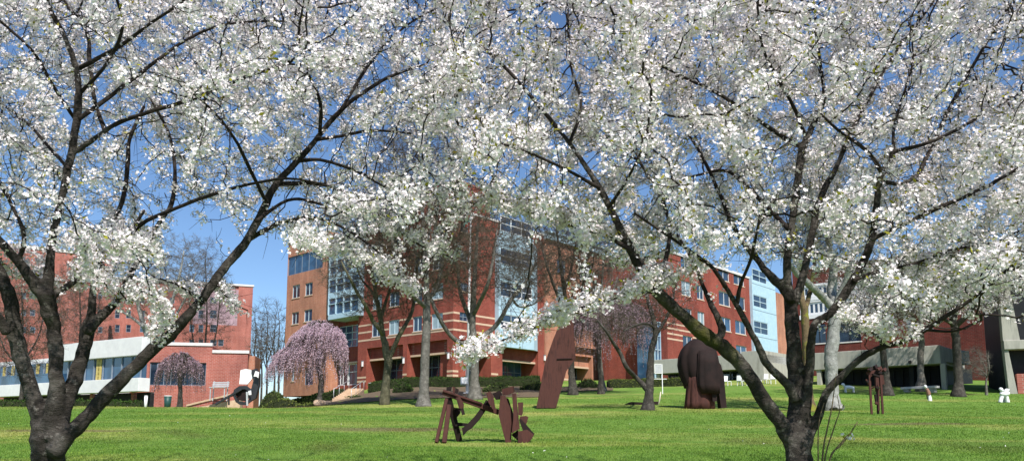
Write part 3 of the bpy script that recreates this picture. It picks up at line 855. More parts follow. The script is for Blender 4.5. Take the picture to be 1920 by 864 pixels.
# ------------------------------------------------------------------ facades with real openings
class Face:
    def __init__(s, c, u, n):
        s.c = np.array(c, float); s.u = np.array(u, float); s.u /= np.linalg.norm(s.u); s.n = np.array(n, float); s.n /= np.linalg.norm(s.n)
    def pt(s, a, z, d=0.0):
        q = s.c + s.u * a + s.n * d
        return np.array((q[0], q[1], z))
    def at(s, px, py, d=0.0):
        r = ray(px, py); o = s.c + s.n * d
        k = np.dot(o, s.n) / np.dot(r[:2], s.n)
        w = r * k; w[2] += CZ
        return float(np.dot(w[:2] - s.c, s.u)), float(w[2])
    def a(s, px, d=0.0, py=620): return s.at(px, py, d)[0]
    def rect(s, x0, x1, y0, y1, d=0.0):
        """pixel rectangle -> a0, a1, z0, z1 on this face (uses its middle for the heights)"""
        a0, a1 = s.a(x0, d, (y0 + y1) / 2), s.a(x1, d, (y0 + y1) / 2)
        xm = (x0 + x1) / 2
        z1, z0 = s.at(xm, y0, d)[1], s.at(xm, y1, d)[1]
        return (min(a0, a1), max(a0, a1), z0, z1)
    def box(s, mb, a0, a1, z0, z1, d0, d1, mi=0, bev=0.0):
        c = s.pt((a0 + a1) / 2, (z0 + z1) / 2, (d0 + d1) / 2)
        mb.obox(c, (*s.u, 0), (*s.n, 0), (0, 0, 1), abs(a1 - a0) / 2, abs(d1 - d0) / 2, abs(z1 - z0) / 2, mi, bev)

def facade(mb, F, a0, a1, z0, z1, holes, mi=0, dep=0.0, rev=.22):
    """wall sheet with rectangular openings and their reveals; holes: (a0, a1, z0, z1[, reveal depth])"""
    hs = [(max(a0, h[0]), min(a1, h[1]), max(z0, h[2]), min(z1, h[3]), h[4] if len(h) > 4 else rev) for h in holes]
    As = sorted({a0, a1, *[h[0] for h in hs], *[h[1] for h in hs]}); Zs = sorted({z0, z1, *[h[2] for h in hs], *[h[3] for h in hs]})
    flip = np.cross((*F.u, 0), (0, 0, 1))[:2] @ F.n < 0
    def q(pts, uv):
        if flip: pts, uv = pts[::-1], uv[::-1]
        mb.poly(pts, uv, mi)
    for i in range(len(As) - 1):
        for j in range(len(Zs) - 1):
            x0, x1, y0, y1 = As[i], As[i + 1], Zs[j], Zs[j + 1]
            if x1 - x0 < 1e-5 or y1 - y0 < 1e-5: continue
            cx, cy = (x0 + x1) / 2, (y0 + y1) / 2
            if any(h[0] < cx < h[1] and h[2] < cy < h[3] for h in hs): continue
            q([F.pt(x0, y0, dep), F.pt(x1, y0, dep), F.pt(x1, y1, dep), F.pt(x0, y1, dep)], [(x0, y0), (x1, y0), (x1, y1), (x0, y1)])
    for h in hs:
        x0, x1, y0, y1, r = h
        d = dep - r
        q([F.pt(x0, y0, dep), F.pt(x0, y1, dep), F.pt(x0, y1, d), F.pt(x0, y0, d)], [(0, y0), (0, y1), (r, y1), (r, y0)])
        q([F.pt(x1, y0, d), F.pt(x1, y1, d), F.pt(x1, y1, dep), F.pt(x1, y0, dep)], [(r, y0), (r, y1), (0, y1), (0, y0)])
        q([F.pt(x0, y1, dep), F.pt(x1, y1, dep), F.pt(x1, y1, d), F.pt(x0, y1, d)], [(x0, 0), (x1, 0), (x1, r), (x0, r)])
        q([F.pt(x0, y0, d), F.pt(x1, y0, d), F.pt(x1, y0, dep), F.pt(x0, y0, dep)], [(x0, r), (x1, r), (x1, 0), (x0, 0)])

def window(F, r, parent, nx=2, ny=1, fm=None, gm=None, dep=0.0, rec=.16, fw=.07, sill=None, hsplit=None, name='window'):
    """glass pane set back in its opening, with a frame (and sill) as its own pieces"""
    a0, a1, z0, z1 = r[:4]
    g = MB(); F.box(g, a0 + .01, a1 - .01, z0 + .01, z1 - .01, dep - rec - .05, dep - rec - .02)
    w = g.build(name, gm or rnd.choice([GLASS, GLASS, GLASS_BLUE, GLASS_PALE]), parent)
    f = MB(); d0, d1 = dep - rec - .018, dep - rec + .05
    for (b0, b1) in ((a0, a0 + fw), (a1 - fw, a1)): F.box(f, b0, b1, z0, z1, d0, d1)
    for (y0, y1) in ((z0, z0 + fw), (z1 - fw, z1)): F.box(f, a0 + fw, a1 - fw, y0, y1, d0, d1 - .003)
    for i in range(1, nx):
        c = a0 + (a1 - a0) * i / nx; F.box(f, c - fw / 2, c + fw / 2, z0 + fw, z1 - fw, d0, d1 - .006)
    for j in range(1, ny):
        c = z0 + (z1 - z0) * (hsplit if (hsplit and ny == 2) else j / ny); F.box(f, a0 + fw, a1 - fw, c - fw / 2, c + fw / 2, d0, d1 - .009)
    f.build('frame', fm or FRAME_GREY, w)
    if sill:
        s = MB(); F.box(s, a0 - .08, a1 + .08, z0 - .16, z0 - .003, dep - rec + .06, dep + .07, 0, .015)
        s.build('sill', sill, w)
    return w

def bands(F, a0, a1, zs, h, holes, mat, parent, dep=0.0, name='stone_band'):
    for z in zs:
        cuts = [(x[0] - .02, x[1] + .02) for x in holes if x[2] < z + h and x[3] > z]
        xs = sorted({a0, a1, *[min(max(c, a0), a1) for q in cuts for c in q]})
        for i in range(len(xs) - 1):
            m = (xs[i] + xs[i + 1]) / 2
            if xs[i + 1] - xs[i] < .05 or any(q[0] < m < q[1] for q in cuts): continue
            b = MB(); F.box(b, xs[i], xs[i + 1], z, z + h, dep - .05, dep + .018); b.build(name, mat, parent)

def back_shell(mb, pts, z0, z1, mi=0):
    """plain wall sheets along a plan polyline (unseen sides)"""
    for i in range(len(pts) - 1):
        a, b = pts[i], pts[i + 1]
        ln = math.hypot(b[0] - a[0], b[1] - a[1])
        mb.poly([(a[0], a[1], z0), (b[0], b[1], z0), (b[0], b[1], z1), (a[0], a[1], z1)], [(0, z0), (ln, z0), (ln, z1), (0, z1)], mi)

def lid(mb, pts, z, mi=0):
    mb.poly([(p[0], p[1], z) for p in pts], None, mi)

# ------------------------------------------------------------------ the big red brick building in the middle
U1, N1 = (-.74, .673), (-.673, -.74)
U2, N2 = (.673, .74), (.74, -.673)
def wall_lamp(F, px, py, parent):
    a, z = F.at(px, py)
    m = MB(); F.box(m, a - .13, a + .13, z - .38, z + .38, .02, .26, 0, .04)
    l = m.build('wall_lamp', WHITE_PANEL, parent)
    k = MB(); F.box(k, a - .16, a + .16, z + .385, z + .45, .0, .30, 0, .01); k.build('cap', FRAME_GREY, l)

def central():
    C = (-7.4, 93.0)
    F1 = Face(C, U1, N1); F2 = Face(C, U2, N2)
    zb, zr, zt = 6.4, 29.2, 31.4
    b = thing('brick_building', 'large red brick building with striped arcade and pale blue glazed bays', 'building', (*C, zb))
    a_red, a_tow, a_end = F1.a(672), F1.a(612), F1.a(535)
    # --- left red face
    h1 = []
    wins = [F1.rect(697, 715, 600, 630), F1.rect(729, 748, 596, 626), F1.rect(774, 791, 592, 620), F1.rect(809, 830, 587, 617)]
    z0, z1 = 12.5 + 1.6, 14.5 + 1.6
    for k in range(4):
        for w in wins:
            h1.append((w[0], w[1], z0 + 3.87 * k, z1 + 3.87 * k))
    o1 = F1.rect(687, 755, 650, 720); o2 = F1.rect(763, 838, 640, 720)
    arc1 = [(o1[0], o1[1], zb, o2[3], 3.4), (o2[0], o2[1], zb, o2[3], 3.4)]
    wb = MB()
    facade(wb, F1, 0, a_red, zb, zr, h1 + arc1, 0)
    # --- right red face
    b_bay0, b_bay1, b_or0, b_or1 = F2.a(934), F2.a(1002), F2.a(1020), F2.a(1212)
    h2 = []
    wr = F2.rect(862, 877, 588, 604)
    for k in range(4): h2.append((wr[0], wr[1], z0 + .9 + 3.87 * k, z1 + 3.87 * k))
    p1 = (F2.a(860), F2.a(921), zb, o2[3], 3.4); p2 = (F2.a(942), F2.a(1009), zb, o2[3] - .4, 3.4)
    facade(wb, F2, 0, b_or0, zb, zr, h2 + [p1, p2], 0)
    # --- orange wall on the right
    q1 = (F2.a(1073), F2.a(1106), zb, F2.at(1090, 668)[1], 3.0); q2 = (F2.a(1124), F2.a(1194), zb, F2.at(1160, 674)[1], 3.0)
    zo = F2.at(1060, 460)[1]
    ho = []
    for (x0, x1, y0, y1) in ((1043, 1056, 537, 563), (1084, 1107, 494, 523), (1042, 1058, 487, 513), (1088, 1108, 545, 569), (1130, 1148, 505, 530), (1134, 1152, 552, 576), (1168, 1184, 515, 538), (1170, 1186, 560, 582), (1044, 1058, 590, 612), (1092, 1110, 596, 617), (1136, 1154, 600, 620), (1172, 1188, 606, 625)):
        ho.append(F2.rect(x0, x1, y0, y1))
    facade(wb, F2, b_or0, b_or1, zb, zo, ho + [q1, q2], 1, .25)
    # --- tower on the left
    ht = [F1.rect(*r) for r in ((548, 562, 534, 558), (572, 586, 530, 553), (547, 560, 585, 607), (570, 585, 580, 602), (546, 552, 689, 714), (571, 587, 688, 721))]
    gl = F1.rect(540, 605, 474, 509)
    facade(wb, F1, a_tow, a_end, zb, zt, ht + [gl], 1, .0)
    # return of the tower into the recess, recess wall, end walls, rear
    def pl(F, a, d=0): return tuple((F.c + F.u * a + F.n * d))
    for (A, B, z1_, mi) in ((pl(F1, a_tow), pl(F1, a_tow, -2.2), zt, 1), (pl(F1, a_red, -2.2), pl(F1, a_red), zr, 0), (pl(F1, a_end, -14), pl(F1, a_end), zt, 1),
                          (pl(F2, b_or1, .25), pl(F2, b_or1, -13), zo, 1), (pl(F2, b_or0), pl(F2, b_or0, .25), zo, 1), (pl(F1, a_tow, -14), pl(F1, a_tow, -2.2), zt, 1), (pl(F2, b_or0, -13), pl(F2, b_or0), zr, 0)):
        back_shell(wb, [A, B], zb, z1_, mi)
    ent = F1.rect(622, 669, 683, 722, -2.2); lowg = F1.rect(636, 671, 610, 650, -2.2)
    facade(wb, F1, a_tow, a_red, zb, zr, [ent, lowg], 0, -2.2) if a_tow < a_red else facade(wb, F1, a_red, a_tow, zb, zr, [ent, lowg], 0, -2.2)
    rear1 = pl(F1, a_end, -14); rear2 = pl(F2, b_or1, -13)
    inner = (F1.c + F1.n * -14 + F2.n * -13)
    back_shell(wb, [rear2, pl(F2, 20, -13), tuple(inner), pl(F1, 20, -14), rear1], zb, zo)
    wb.build('wall', [BRICK_RED, BRICK_ORANGE], b)
    # roofs and parapet copings
    r = MB()
    lid(r, [pl(F1, 0), pl(F1, a_red), pl(F1, a_red, -2.2), pl(F1, a_tow, -2.2), pl(F1, a_tow, -14), tuple(inner)], zr - .35)
    lid(r, [pl(F1, a_tow), pl(F1, a_end), pl(F1, a_end, -14), pl(F1, a_tow, -14)], zt - .35)
    lid(r, [pl(F2, 0), pl(F2, b_or0), pl(F2, b_or0, -13), tuple(inner)], zr - .36)
    lid(r, [pl(F2, b_or0, .25), pl(F2, b_or1, .25), pl(F2, b_or1, -13), pl(F2, b_or0, -13)], zo - .3)
    rf = r.build('roof', ROOFING, b)
    for Fq, q0, q1_, zq in ((F1, -.1, a_red, zr), (F2, .13, b_or0, zr), (F1, a_tow, a_end + .1, zt)):
        c = MB(); Fq.box(c, q0, q1_, zq, zq + .28, -.4, .12); c.build('coping', COPING, rf)
    c = MB(); F2.box(c, b_or0, b_or1 + .3, zo, zo + .9, -1.5, .75); F2.box(c, b_or0, b_or1 + .5, zo + .903, zo + 1.2, -1.6, 1.0); c.build('cornice', BLUE_PANEL, b)
    # penthouse
    ph = Face((F1.c + F1.n * -3.2 + F2.n * -4.2) + np.array((.8, 2.5)), U1, N1); ph2 = Face(ph.c, U2, N2)
    zp = ph.at(905, 326)[1]
    m = MB(); facade(m, ph, 0, 12, zr - .4, zp, []); facade(m, ph2, 0, 6.5, zr - .4, zp, [])
    k0 = ph.c + ph.u * 12; k1 = ph2.c + ph2.u * 6.5; k2 = k0 + ph2.u * 6.5
    back_shell(m, [tuple(k1), tuple(k2), tuple(k0)], zr - .4, zp); lid(m, [tuple(ph.c), tuple(k1), tuple(k2), tuple(k0)], zp)
    pw = m.build('penthouse', BRICK_RED, b)
    m = MB(); ph.box(m, -.08, 12.1, zp + .003, zp + .3, -.4, .1); ph2.box(m, .12, 6.6, zp + .003, zp + .3, -.4, .1); m.build('coping', BRICK_ROSE, pw)
    # windows
    for h in h1: window(F1, h, b, 2, 1, FRAME_BLUE, None, sill=STONE, fw=.09)
    for h in h2: window(F2, h, b, 2, 2, FRAME_GREY, GLASS, sill=STONE)
    for h in ho: window(F2, h, b, 2, 2, FRAME_BLUE, None, dep=.25, sill=STONE)
    for h in ht[:5]: window(F1, h, b, 2, 1, FRAME_BLUE, None, sill=STONE)
    w = window(F1, ht[5], b, 1, 2, FRAME_GREY, GLASS, name='side_door', hsplit=.75)
    w = window(F1, gl, b, 5, 1, FRAME_GREY, GLASS_BLUE)
    # stripes
    zs = [14.2 + 1.6, 13.2 + 1.6, 12.05 + 1.6]
    bands(F1, .02, a_red, zs, .24, h1 + arc1, STONE, b); bands(F2, .02, b_bay0, zs, .24, h2 + [p1, p2], STONE, b)
    bands(F1, .02, a_red, [zb + 1.45, zb + 2.0], .26, arc1, STONE, b); bands(F2, .02, b_bay0, [zb + 1.45, zb + 2.0], .26, [p1, p2], STONE, b)
    bands(F2, b_or0, b_or1, [zb + 1.45, zb + 2.0], .26, [q1, q2], STONE, b, dep=.25)
    zl = F2.at(1160, 662)[1]
    m = MB(); F2.box(m, b_or0 + 3, b_or1 + .3, zl, zl + .4, .2, .95, 0, .03); F2.box(m, b_or0 + 3, b_or1 + .15, zl + .45, zl + .75, .2, .55, 0, .03)
    m.build('ledge', BRICK_ORANGE, b)
    # arcade backs: set back dark glazing and the cross beams
    for F, hs, mat, dep in ((F1, arc1, BRICK_RED, 0), (F2, [p1, p2], BRICK_RED, 0), (F2, [q1, q2], BRICK_ORANGE, .25)):
        for (x0, x1, y0, y1, dd) in hs:
            g = MB(); F.box(g, x0, x1, y1 - 1.5, y1 - .01, dep - .9, dep - .6); F.box(g, x0 + .01, x1 - .01, y1 - 1.75, y1 - 1.503, dep - 1.0, dep - .55, 1)
            g.build('beam', [mat, STONE], b)
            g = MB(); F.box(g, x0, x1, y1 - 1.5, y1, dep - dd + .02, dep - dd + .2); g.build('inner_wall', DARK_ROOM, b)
            gm = GLASS_BLUE if (F is F2 and hs[0] is p1) else GLASS
            window(F, (x0, x1, y0, y1 - 1.5), b, max(2, int((x1 - x0) / 1.3)), 3, FRAME_GREY, gm, dep=dep, rec=dd - .1, fw=.08, name='arcade_glazing')
    # entrance and the glass over it
    w = window(F1, (ent[0], ent[1], ent[2], ent[3]), b, 3, 2, FRAME_WHITE, GLASS, dep=-2.2, fw=.1, name='entrance_glazing', hsplit=.62)
    da = ent[0] + (ent[1] - ent[0]) * .36
    d = MB(); F1.box(d, da, da + 1.1, ent[2] + .05, ent[2] + 2.3, -2.30, -2.26); dr = d.build('entrance_door', GLASS, b)
    d = MB()
    for (x0, x1, y0, y1) in ((da - .08, da, ent[2], ent[2] + 2.4), (da + 1.1, da + 1.18, ent[2], ent[2] + 2.4), (da, da + 1.1, ent[2] + 2.3, ent[2] + 2.4)): F1.box(d, x0, x1, y0, y1, -2.3, -2.2)
    d.build('frame', FRAME_WHITE, dr)
    d = MB(); F1.box(d, ent[0] - .3, ent[1] + .3, ent[3] + .04, ent[3] + .3, -2.25, -1.95); d.build('lintel', STONE, b)
    window(F1, lowg, b, 3, 3, FRAME_BLUE, GLASS_BLUE, dep=-2.2, fw=.09, name='landing_window')
    # projecting pale blue bay over the entrance
    bz0 = F1.at(650, 594, .9)[1]; bz1 = zr + .8; ba0, ba1 = F1.a(671, .9), F1.a(614, .9)
    m = MB(); F1.box(m, ba0, ba1, bz0, bz0 + .75, -2.2, .9, 0, .02); F1.box(m, ba0, ba1, bz1 - .6, bz1, -2.2, .9)
    nfl = 4; fh = (bz1 - .6 - bz0 - .75) / nfl
    for k in range(nfl + 1):
        z = bz0 + .75 + fh * k
        if 0 < k < nfl: F1.box(m, ba0, ba1, z - .45, z + .45, -2.1, .88)
    for x in np.linspace(ba0, ba1, 5): F1.box(m, x - .09, x + .09, bz0 + .75, bz1 - .6, .72, .93)
    for k in range(nfl): F1.box(m, ba0 + .05, ba1 - .05, bz0 + .75 + fh * (k + .55) - .05, bz0 + .75 + fh * (k + .55) + .05, .74, .91)
    F1.box(m, ba0, ba0 + .15, bz0 + .75, bz1 - .6, -2.2, .7)
    bay = m.build('glazed_bay', BLUE_PANEL, b)
    m = MB(); F1.box(m, ba0 + .16, ba1 - .05, bz0 + .7, bz1 - .5, -2.0, .76); m.build('pane', GLASS_BLUE, bay)
    # pale blue curtain wall on the right face
    cz0 = F2.at(968, 652, .7)[1]; cz1 = zr - 2
    c0, c1 = F2.a(935, .7), F2.a(1001, .7)
    rows = [F2.rect(939, 998, 592, 620, .7), F2.rect(939, 998, 532, 560, .7), F2.rect(939, 998, 471, 500, .7), F2.rect(939, 998, 412, 440, .7)]
    m = MB(); facade(m, F2, c0, c1, cz0, cz1, [(c0 + .35, c1 - .35, r_[2], r_[3]) for r_ in rows], 0, .7, .15)
    back_shell(m, [pl(F2, c0), pl(F2, c0, .7)], cz0, cz1); back_shell(m, [pl(F2, c1, .7), pl(F2, c1 + 1.6)], cz0, cz1)
    lid(m, [pl(F2, c0), pl(F2, c0, .7), pl(F2, c1, .7), pl(F2, c1 + 1.6)], cz1); lid(m, [pl(F2, c0), pl(F2, c0, .7), pl(F2, c1, .7), pl(F2, c1 + 1.6)], cz0)
    cw = m.build('curtain_wall', BLUE_PANEL, b)
    m = MB()
    for x in np.linspace(c0, c1, 4)[1:-1]: F2.box(m, x - .03, x + .03, cz0, cz1, .66, .73)
    for r_ in rows: F2.box(m, c0, c1, r_[3] + .5, r_[3] + .56, .66, .726)
    m.build('joint', FRAME_GREY, cw)
    for r_ in rows: window(F2, (c0 + .35, c1 - .35, r_[2], r_[3]), b, 3, 2, FRAME_WHITE, GLASS, dep=.7, rec=.1, fw=.1)
    for F, x, y in ((F1, 681, 682), (F1, 758, 676), (F1, 842, 667), (F2, 1020, 671)): wall_lamp(F, x, y, b)
central()

# ------------------------------------------------------------------ red wing further right
def red_wing():
    F = Face((34.9, 119.0), U2, N2)
    zb = 7.0
    a0, aB, aO, a1 = F.a(1251), F.a(1408), F.a(1452), F.a(1500)
    zr = F.at(1330, 498)[1]; zo = F.at(1492, 548)[1]
    b = thing('dormitory_wing', 'four storey red brick wing with pale blue stair bay behind the domed rusty sculpture', 'building', (*F.pt(a0, zb)[:2], zb))
    hs = []
    cols = [(1280, 1298), (1309, 1322), (1350, 1371), (1379, 1399)]
    rowz = [F.rect(1350, 1371, 595, 620)[2:], F.rect(1350, 1371, 551, 573)[2:]]
    st = rowz[1][0] - rowz[0][0]
    for (x0, x1) in cols:
        A = (F.a(x0), F.a(x1))
        for k in (-1, 0, 1, 2):
            hs.append((A[0], A[1], rowz[0][0] + st * k, rowz[0][1] + st * k))
    m = MB(); facade(m, F, a0, aB, zb, zr, hs, 0)
    facade(m, F, aO, a1, zb, zr - 1, [], 1, .4)
    pl = lambda a, d=0: tuple(F.c + F.u * a + F.n * d)
    back_shell(m, [pl(aO), pl(aO, .4)], zb, zr - 1, 1); back_shell(m, [pl(a1, .4), pl(a1, -12), pl(a0, -12), pl(a0)], zb, zr - 1, 0)
    m.build('wall', [BRICK_RED, BRICK_ORANGE], b)
    r = MB(); lid(r, [pl(a0), pl(aB), pl(aB, -12), pl(a0, -12)], zr - .2); lid(r, [pl(aB), pl(a1, .4), pl(a1, -12), pl(aB, -12)], zr - 1); rf = r.build('roof', ROOFING, b)
    c = MB(); F.box(c, a0, aB, zr, zr + .3, -.4, .12); c.build('coping', COPING, rf)
    for h in hs: window(F, h, b, 2, 1, FRAME_WHITE, None, sill=STONE, fw=.09)
    zt = rowz[0][0] - st + 1.2
    bands(F, a0, a0 + (aB - a0) * .42, [zt, zt + .75, zt + 1.5, zt + 2.25], .24, hs, STONE, b)
    # pale blue stair bay
    rows = [F.rect(1414, 1440, 603, 626, .5), F.rect(1413, 1438, 555, 577, .5), F.rect(1411, 1437, 507, 529, .5)]
    m = MB(); hh = [(r_[0], r_[1], r_[2], r_[3]) for r_ in rows]
    facade(m, F, aB, aO, zb, zr + .5, hh, 0, .5, .12)
    back_shell(m, [pl(aB), pl(aB, .5)], zb, zr + .5); back_shell(m, [pl(aO, .5), pl(aO)], zb, zr + .5)
    lid(m, [pl(aB), pl(aB, .5), pl(aO, .5), pl(aO)], zr + .5)
    bay = m.build('stair_bay', BLUE_PANEL, b)
    j = MB()
    for r_ in rows: F.box(j, aB + .02, aO - .02, r_[2] - .55, r_[2] - .49, .47, .53)
    j.build('joint', FRAME_GREY, bay)
    for h in hh: window(F, h, b, 2, 2, FRAME_BLUE, GLASS, dep=.5, rec=.08, fw=.11)
    # glazed link to the next building
    l0, l1 = F.a(1228, -1), F.a(1251)
    m = MB(); F.box(m, l0, l1, zb, F.at(1240, 600)[1], -4, -1.2); lk = m.build('glazed_link', GLASS_BLUE, b)
    m = MB()
    for x in np.linspace(l0, l1, 3): F.box(m, x - .08, x + .08, zb, F.at(1240, 600)[1], -1.2, -1.05)
    for z in np.linspace(zb + 1.5, F.at(1240, 600)[1], 5): F.box(m, l0, l1, z - .1, z, -1.2, -1.08)
    m.build('frame', BLUE_PANEL, lk)
red_wing()

# ------------------------------------------------------------------ low concrete pavilion
def pavilion():
    d = 86.0; x = (1433 - CXP) / FPX * d
    F = Face((x, d), U1, N1); E = Face((x, d), U2, N2)
    zt = F.at(1430, 656)[1]; zl = F.at(1340, 694)[1]; zb = 5.6
    b = thing('concrete_pavilion', 'low grey concrete pavilion with dark glass under its deep roof band below the red wing', 'building', (x, d, zb))
    aW, aL = F.a(1388), F.a(1222)
    m = MB()
    F.box(m, 0, aW, zb, zt, -8, 0, 0, .02)                         # solid end wall
    m.build('wall', CONCRETE, b)
    m = MB(); F.box(m, aW + .02, aL, zl, zt - .25, -8, -.25, 0, .03); m.build('roof_band', CONCRETE, b)
    m = MB(); F.box(m, aW + .1, aL - .1, zb, zl, -6, -3.6); g = m.build('glazing', GLASS, b)
    m = MB()
    for a in np.linspace(aW + .3, aL - .3, 9): F.box(m, a - .05, a + .05, zb, zl, -3.6, -3.45)
    F.box(m, aW + .3, aL - .3, zb + 2.1, zb + 2.2, -3.6, -3.46)
    m.build('frame', FRAME_GREY, g)
    for k, a in enumerate(np.linspace(aW + 4, aL - .5, 3)):
        m = MB(); F.box(m, a - .22, a + .22, zb, zl, -.9, -.45, 0, .02); m.build('column', CONCRETE, b)
    m = MB(); E.box(m, .3, 9, zt - 1.3, zt - .4, -.2, .0, 0, .02); E.box(m, .02, 9, zb, zt - 1.3, -2.2, -2.0, 1); m.build('side_canopy', [FRAME_WHITE, GLASS], b)
pavilion()

# ------------------------------------------------------------------ right: concrete canopy, brick hall behind, dark tower with fins
def right_side():
    d = 66.0; x = (1766 - CXP) / FPX * d
    F = Face((x, d), U1, N1); E = Face((x, d), (.80, .60), (.60, -.80))
    zb = GZ(x, d) - .1
    zt = F.at(1766, 646)[1]; zl = F.at(1766, 681)[1]
    aL = F.a(1515); eR = E.a(1822)
    b = thing('concrete_canopy', 'long board marked grey concrete canopy on thin piers along the right edge of the lawn', 'canopy', (x, d, zb))
    m = MB(); F.box(m, 0, aL, zl, zt, -9.5, 0, 0, .03); m.build('fascia', CONCRETE, b)
    m = MB(); E.box(m, .32, eR, zl + .25, zt - .1, -9, -.35, 0, .03); m.build('side_fascia', CONCRETE, b)
    for px in (1766, 1530):
        a = F.a(px - 4) if px == 1766 else F.a(px)
        m = MB(); F.box(m, a - .2, a + .2, zb - .3, zl, -.55, -.12, 0, .02); m.build('pier', CONCRETE, b)
    m = MB(); F.box(m, .6, aL, zb - .3, zl, -5.0, -2.6); g = m.build('glazing', BRONZE, b)
    m = MB()
    for a in np.linspace(.8, aL - .2, 15): F.box(m, a - .06, a + .06, zb, zl, -2.6, -2.42)
    F.box(m, .8, aL - .2, zb + 2.2, zb + 2.3, -2.6, -2.43)
    m.build('frame', BRONZE, g)
    m = MB(); E.box(m, .5, eR + 6, zb - .3, zl + .2, -3, -2.6); m.build('side_wall', BRONZE, b)
    m = MB(); a = F.a(1703, 0); F.box(m, a - .12, a + .12, zl + .16, zl + .42, .0, .22, 0, .03); m.build('floodlight', BRONZE, b)
    # brick hall behind
    d2 = 82.0; x2 = (1853 - CXP) / FPX * d2
    H = Face((x2, d2), U1, N1)
    zb2 = 5.5; zr = H.at(1757, 470)[1]
    h = thing('brick_hall', 'shaded red brick hall with white window bands rising behind the concrete canopy', 'building', (x2, d2, zb2))
    aE = H.a(1490)
    s0, s1 = H.at(1757, 566)[1], H.at(1757, 549)[1]
    s2, s3 = H.at(1757, 528)[1], H.at(1757, 508)[1]
    strip = [(H.a(1795), H.a(1502), s0, s1 + .5), (H.a(1795), H.a(1502), s2, s3)]
    low = [(H.a(b_), H.a(a_), H.at((a_ + b_) / 2, y1)[1], H.at((a_ + b_) / 2, y0)[1]) for a_, b_, y0, y1 in ((1522, 1548, 607, 643), (1570, 1614, 602, 640), (1655, 1676, 606, 632), (1700, 1722, 600, 630))]
    m = MB(); facade(m, H, 0, aE, zb2, zr, strip + low, 0, 0, .35)
    pl = lambda a, dd=0: tuple(H.c + H.u * a + H.n * dd)
    back_shell(m, [pl(0, -14), pl(0)], zb2, zr); back_shell(m, [pl(aE), pl(aE, -14), pl(0, -14)], zb2, zr)
    m.build('wall', BRICK_SHADED, h)
    r = MB(); lid(r, [pl(0), pl(aE), pl(aE, -14), pl(0, -14)], zr - .2); r.build('roof', ROOFING, h)
    for s in strip:
        w = window(H, s, h, 30, 1, FRAME_WHITE, GLASS, rec=.1, fw=.22)
        q = MB(); H.box(q, s[0] - .1, s[1] + .1, s[2] - .55, s[2] - .005, -.1, .1, 0, .02); q.build('sill', FRAME_WHITE, w)
        q = MB(); H.box(q, s[0] - .1, s[1] + .1, s[3] + .005, s[3] + .3, -.1, .06, 0, .02); q.build('head', FRAME_WHITE, w)
    for s in low: window(H, s, h, 2, 1, BRONZE, GLASS, sill=COPING, rec=.3)
    # dark tower with battered concrete fins
    d3 = 60.0
    T = Face(((1886 - CXP) / FPX * d3, d3), (.907, -.42), (-.42, -.907))
    zb3 = GZ(*T.c) - .4
    t = thing('concrete_tower', 'dark clad tower with battered concrete fins and red brick plinth at the right edge', 'building', (*T.c, zb3))
    zt3 = T.at(1890, 470)[1]
    m = MB(); T.box(m, .02, .5, zb3, zt3, -9, -.95); m.build('dark_wall', BRONZE, t)
    m = MB(); T.box(m, .503, 14, zb3, zt3, -8, -.9); m.build('glazing', BRONZE, t)
    zl0, zl1 = T.at(1900, 655)[1], T.at(1900, 638)[1]
    m = MB(); T.box(m, 0.0, 14, zl0, zl1, -.895, .35, 0, .03); m.build('ledge', CONCRETE, t)
    for off in (0, 5.5):
        m = MB()
        m.ext([(0.0, zl1 + .003), (1.15, zl1 + .003), (.40, zt3), (0.0, zt3)], T.pt(off, 0, -.9), (*T.u, 0), (0, 0, 1), (*T.n, 0), 1.1)
        m.build('fin', CONCRETE, t)
        m = MB()
        m.ext([(.14, zb3), (.74, zb3), (.30, zl0 - .003), (.02, zl0 - .003)], T.pt(off, 0, -.9), (*T.u, 0), (0, 0, 1), (*T.n, 0), 1.1)
        m.build('fin', CONCRETE, t)
    m = MB(); T.box(m, .78, 5.4, zb3, T.at(1912, 700)[1], -.89, -.1); m.build('plinth', BRICK_ROSE, t)
right_side()

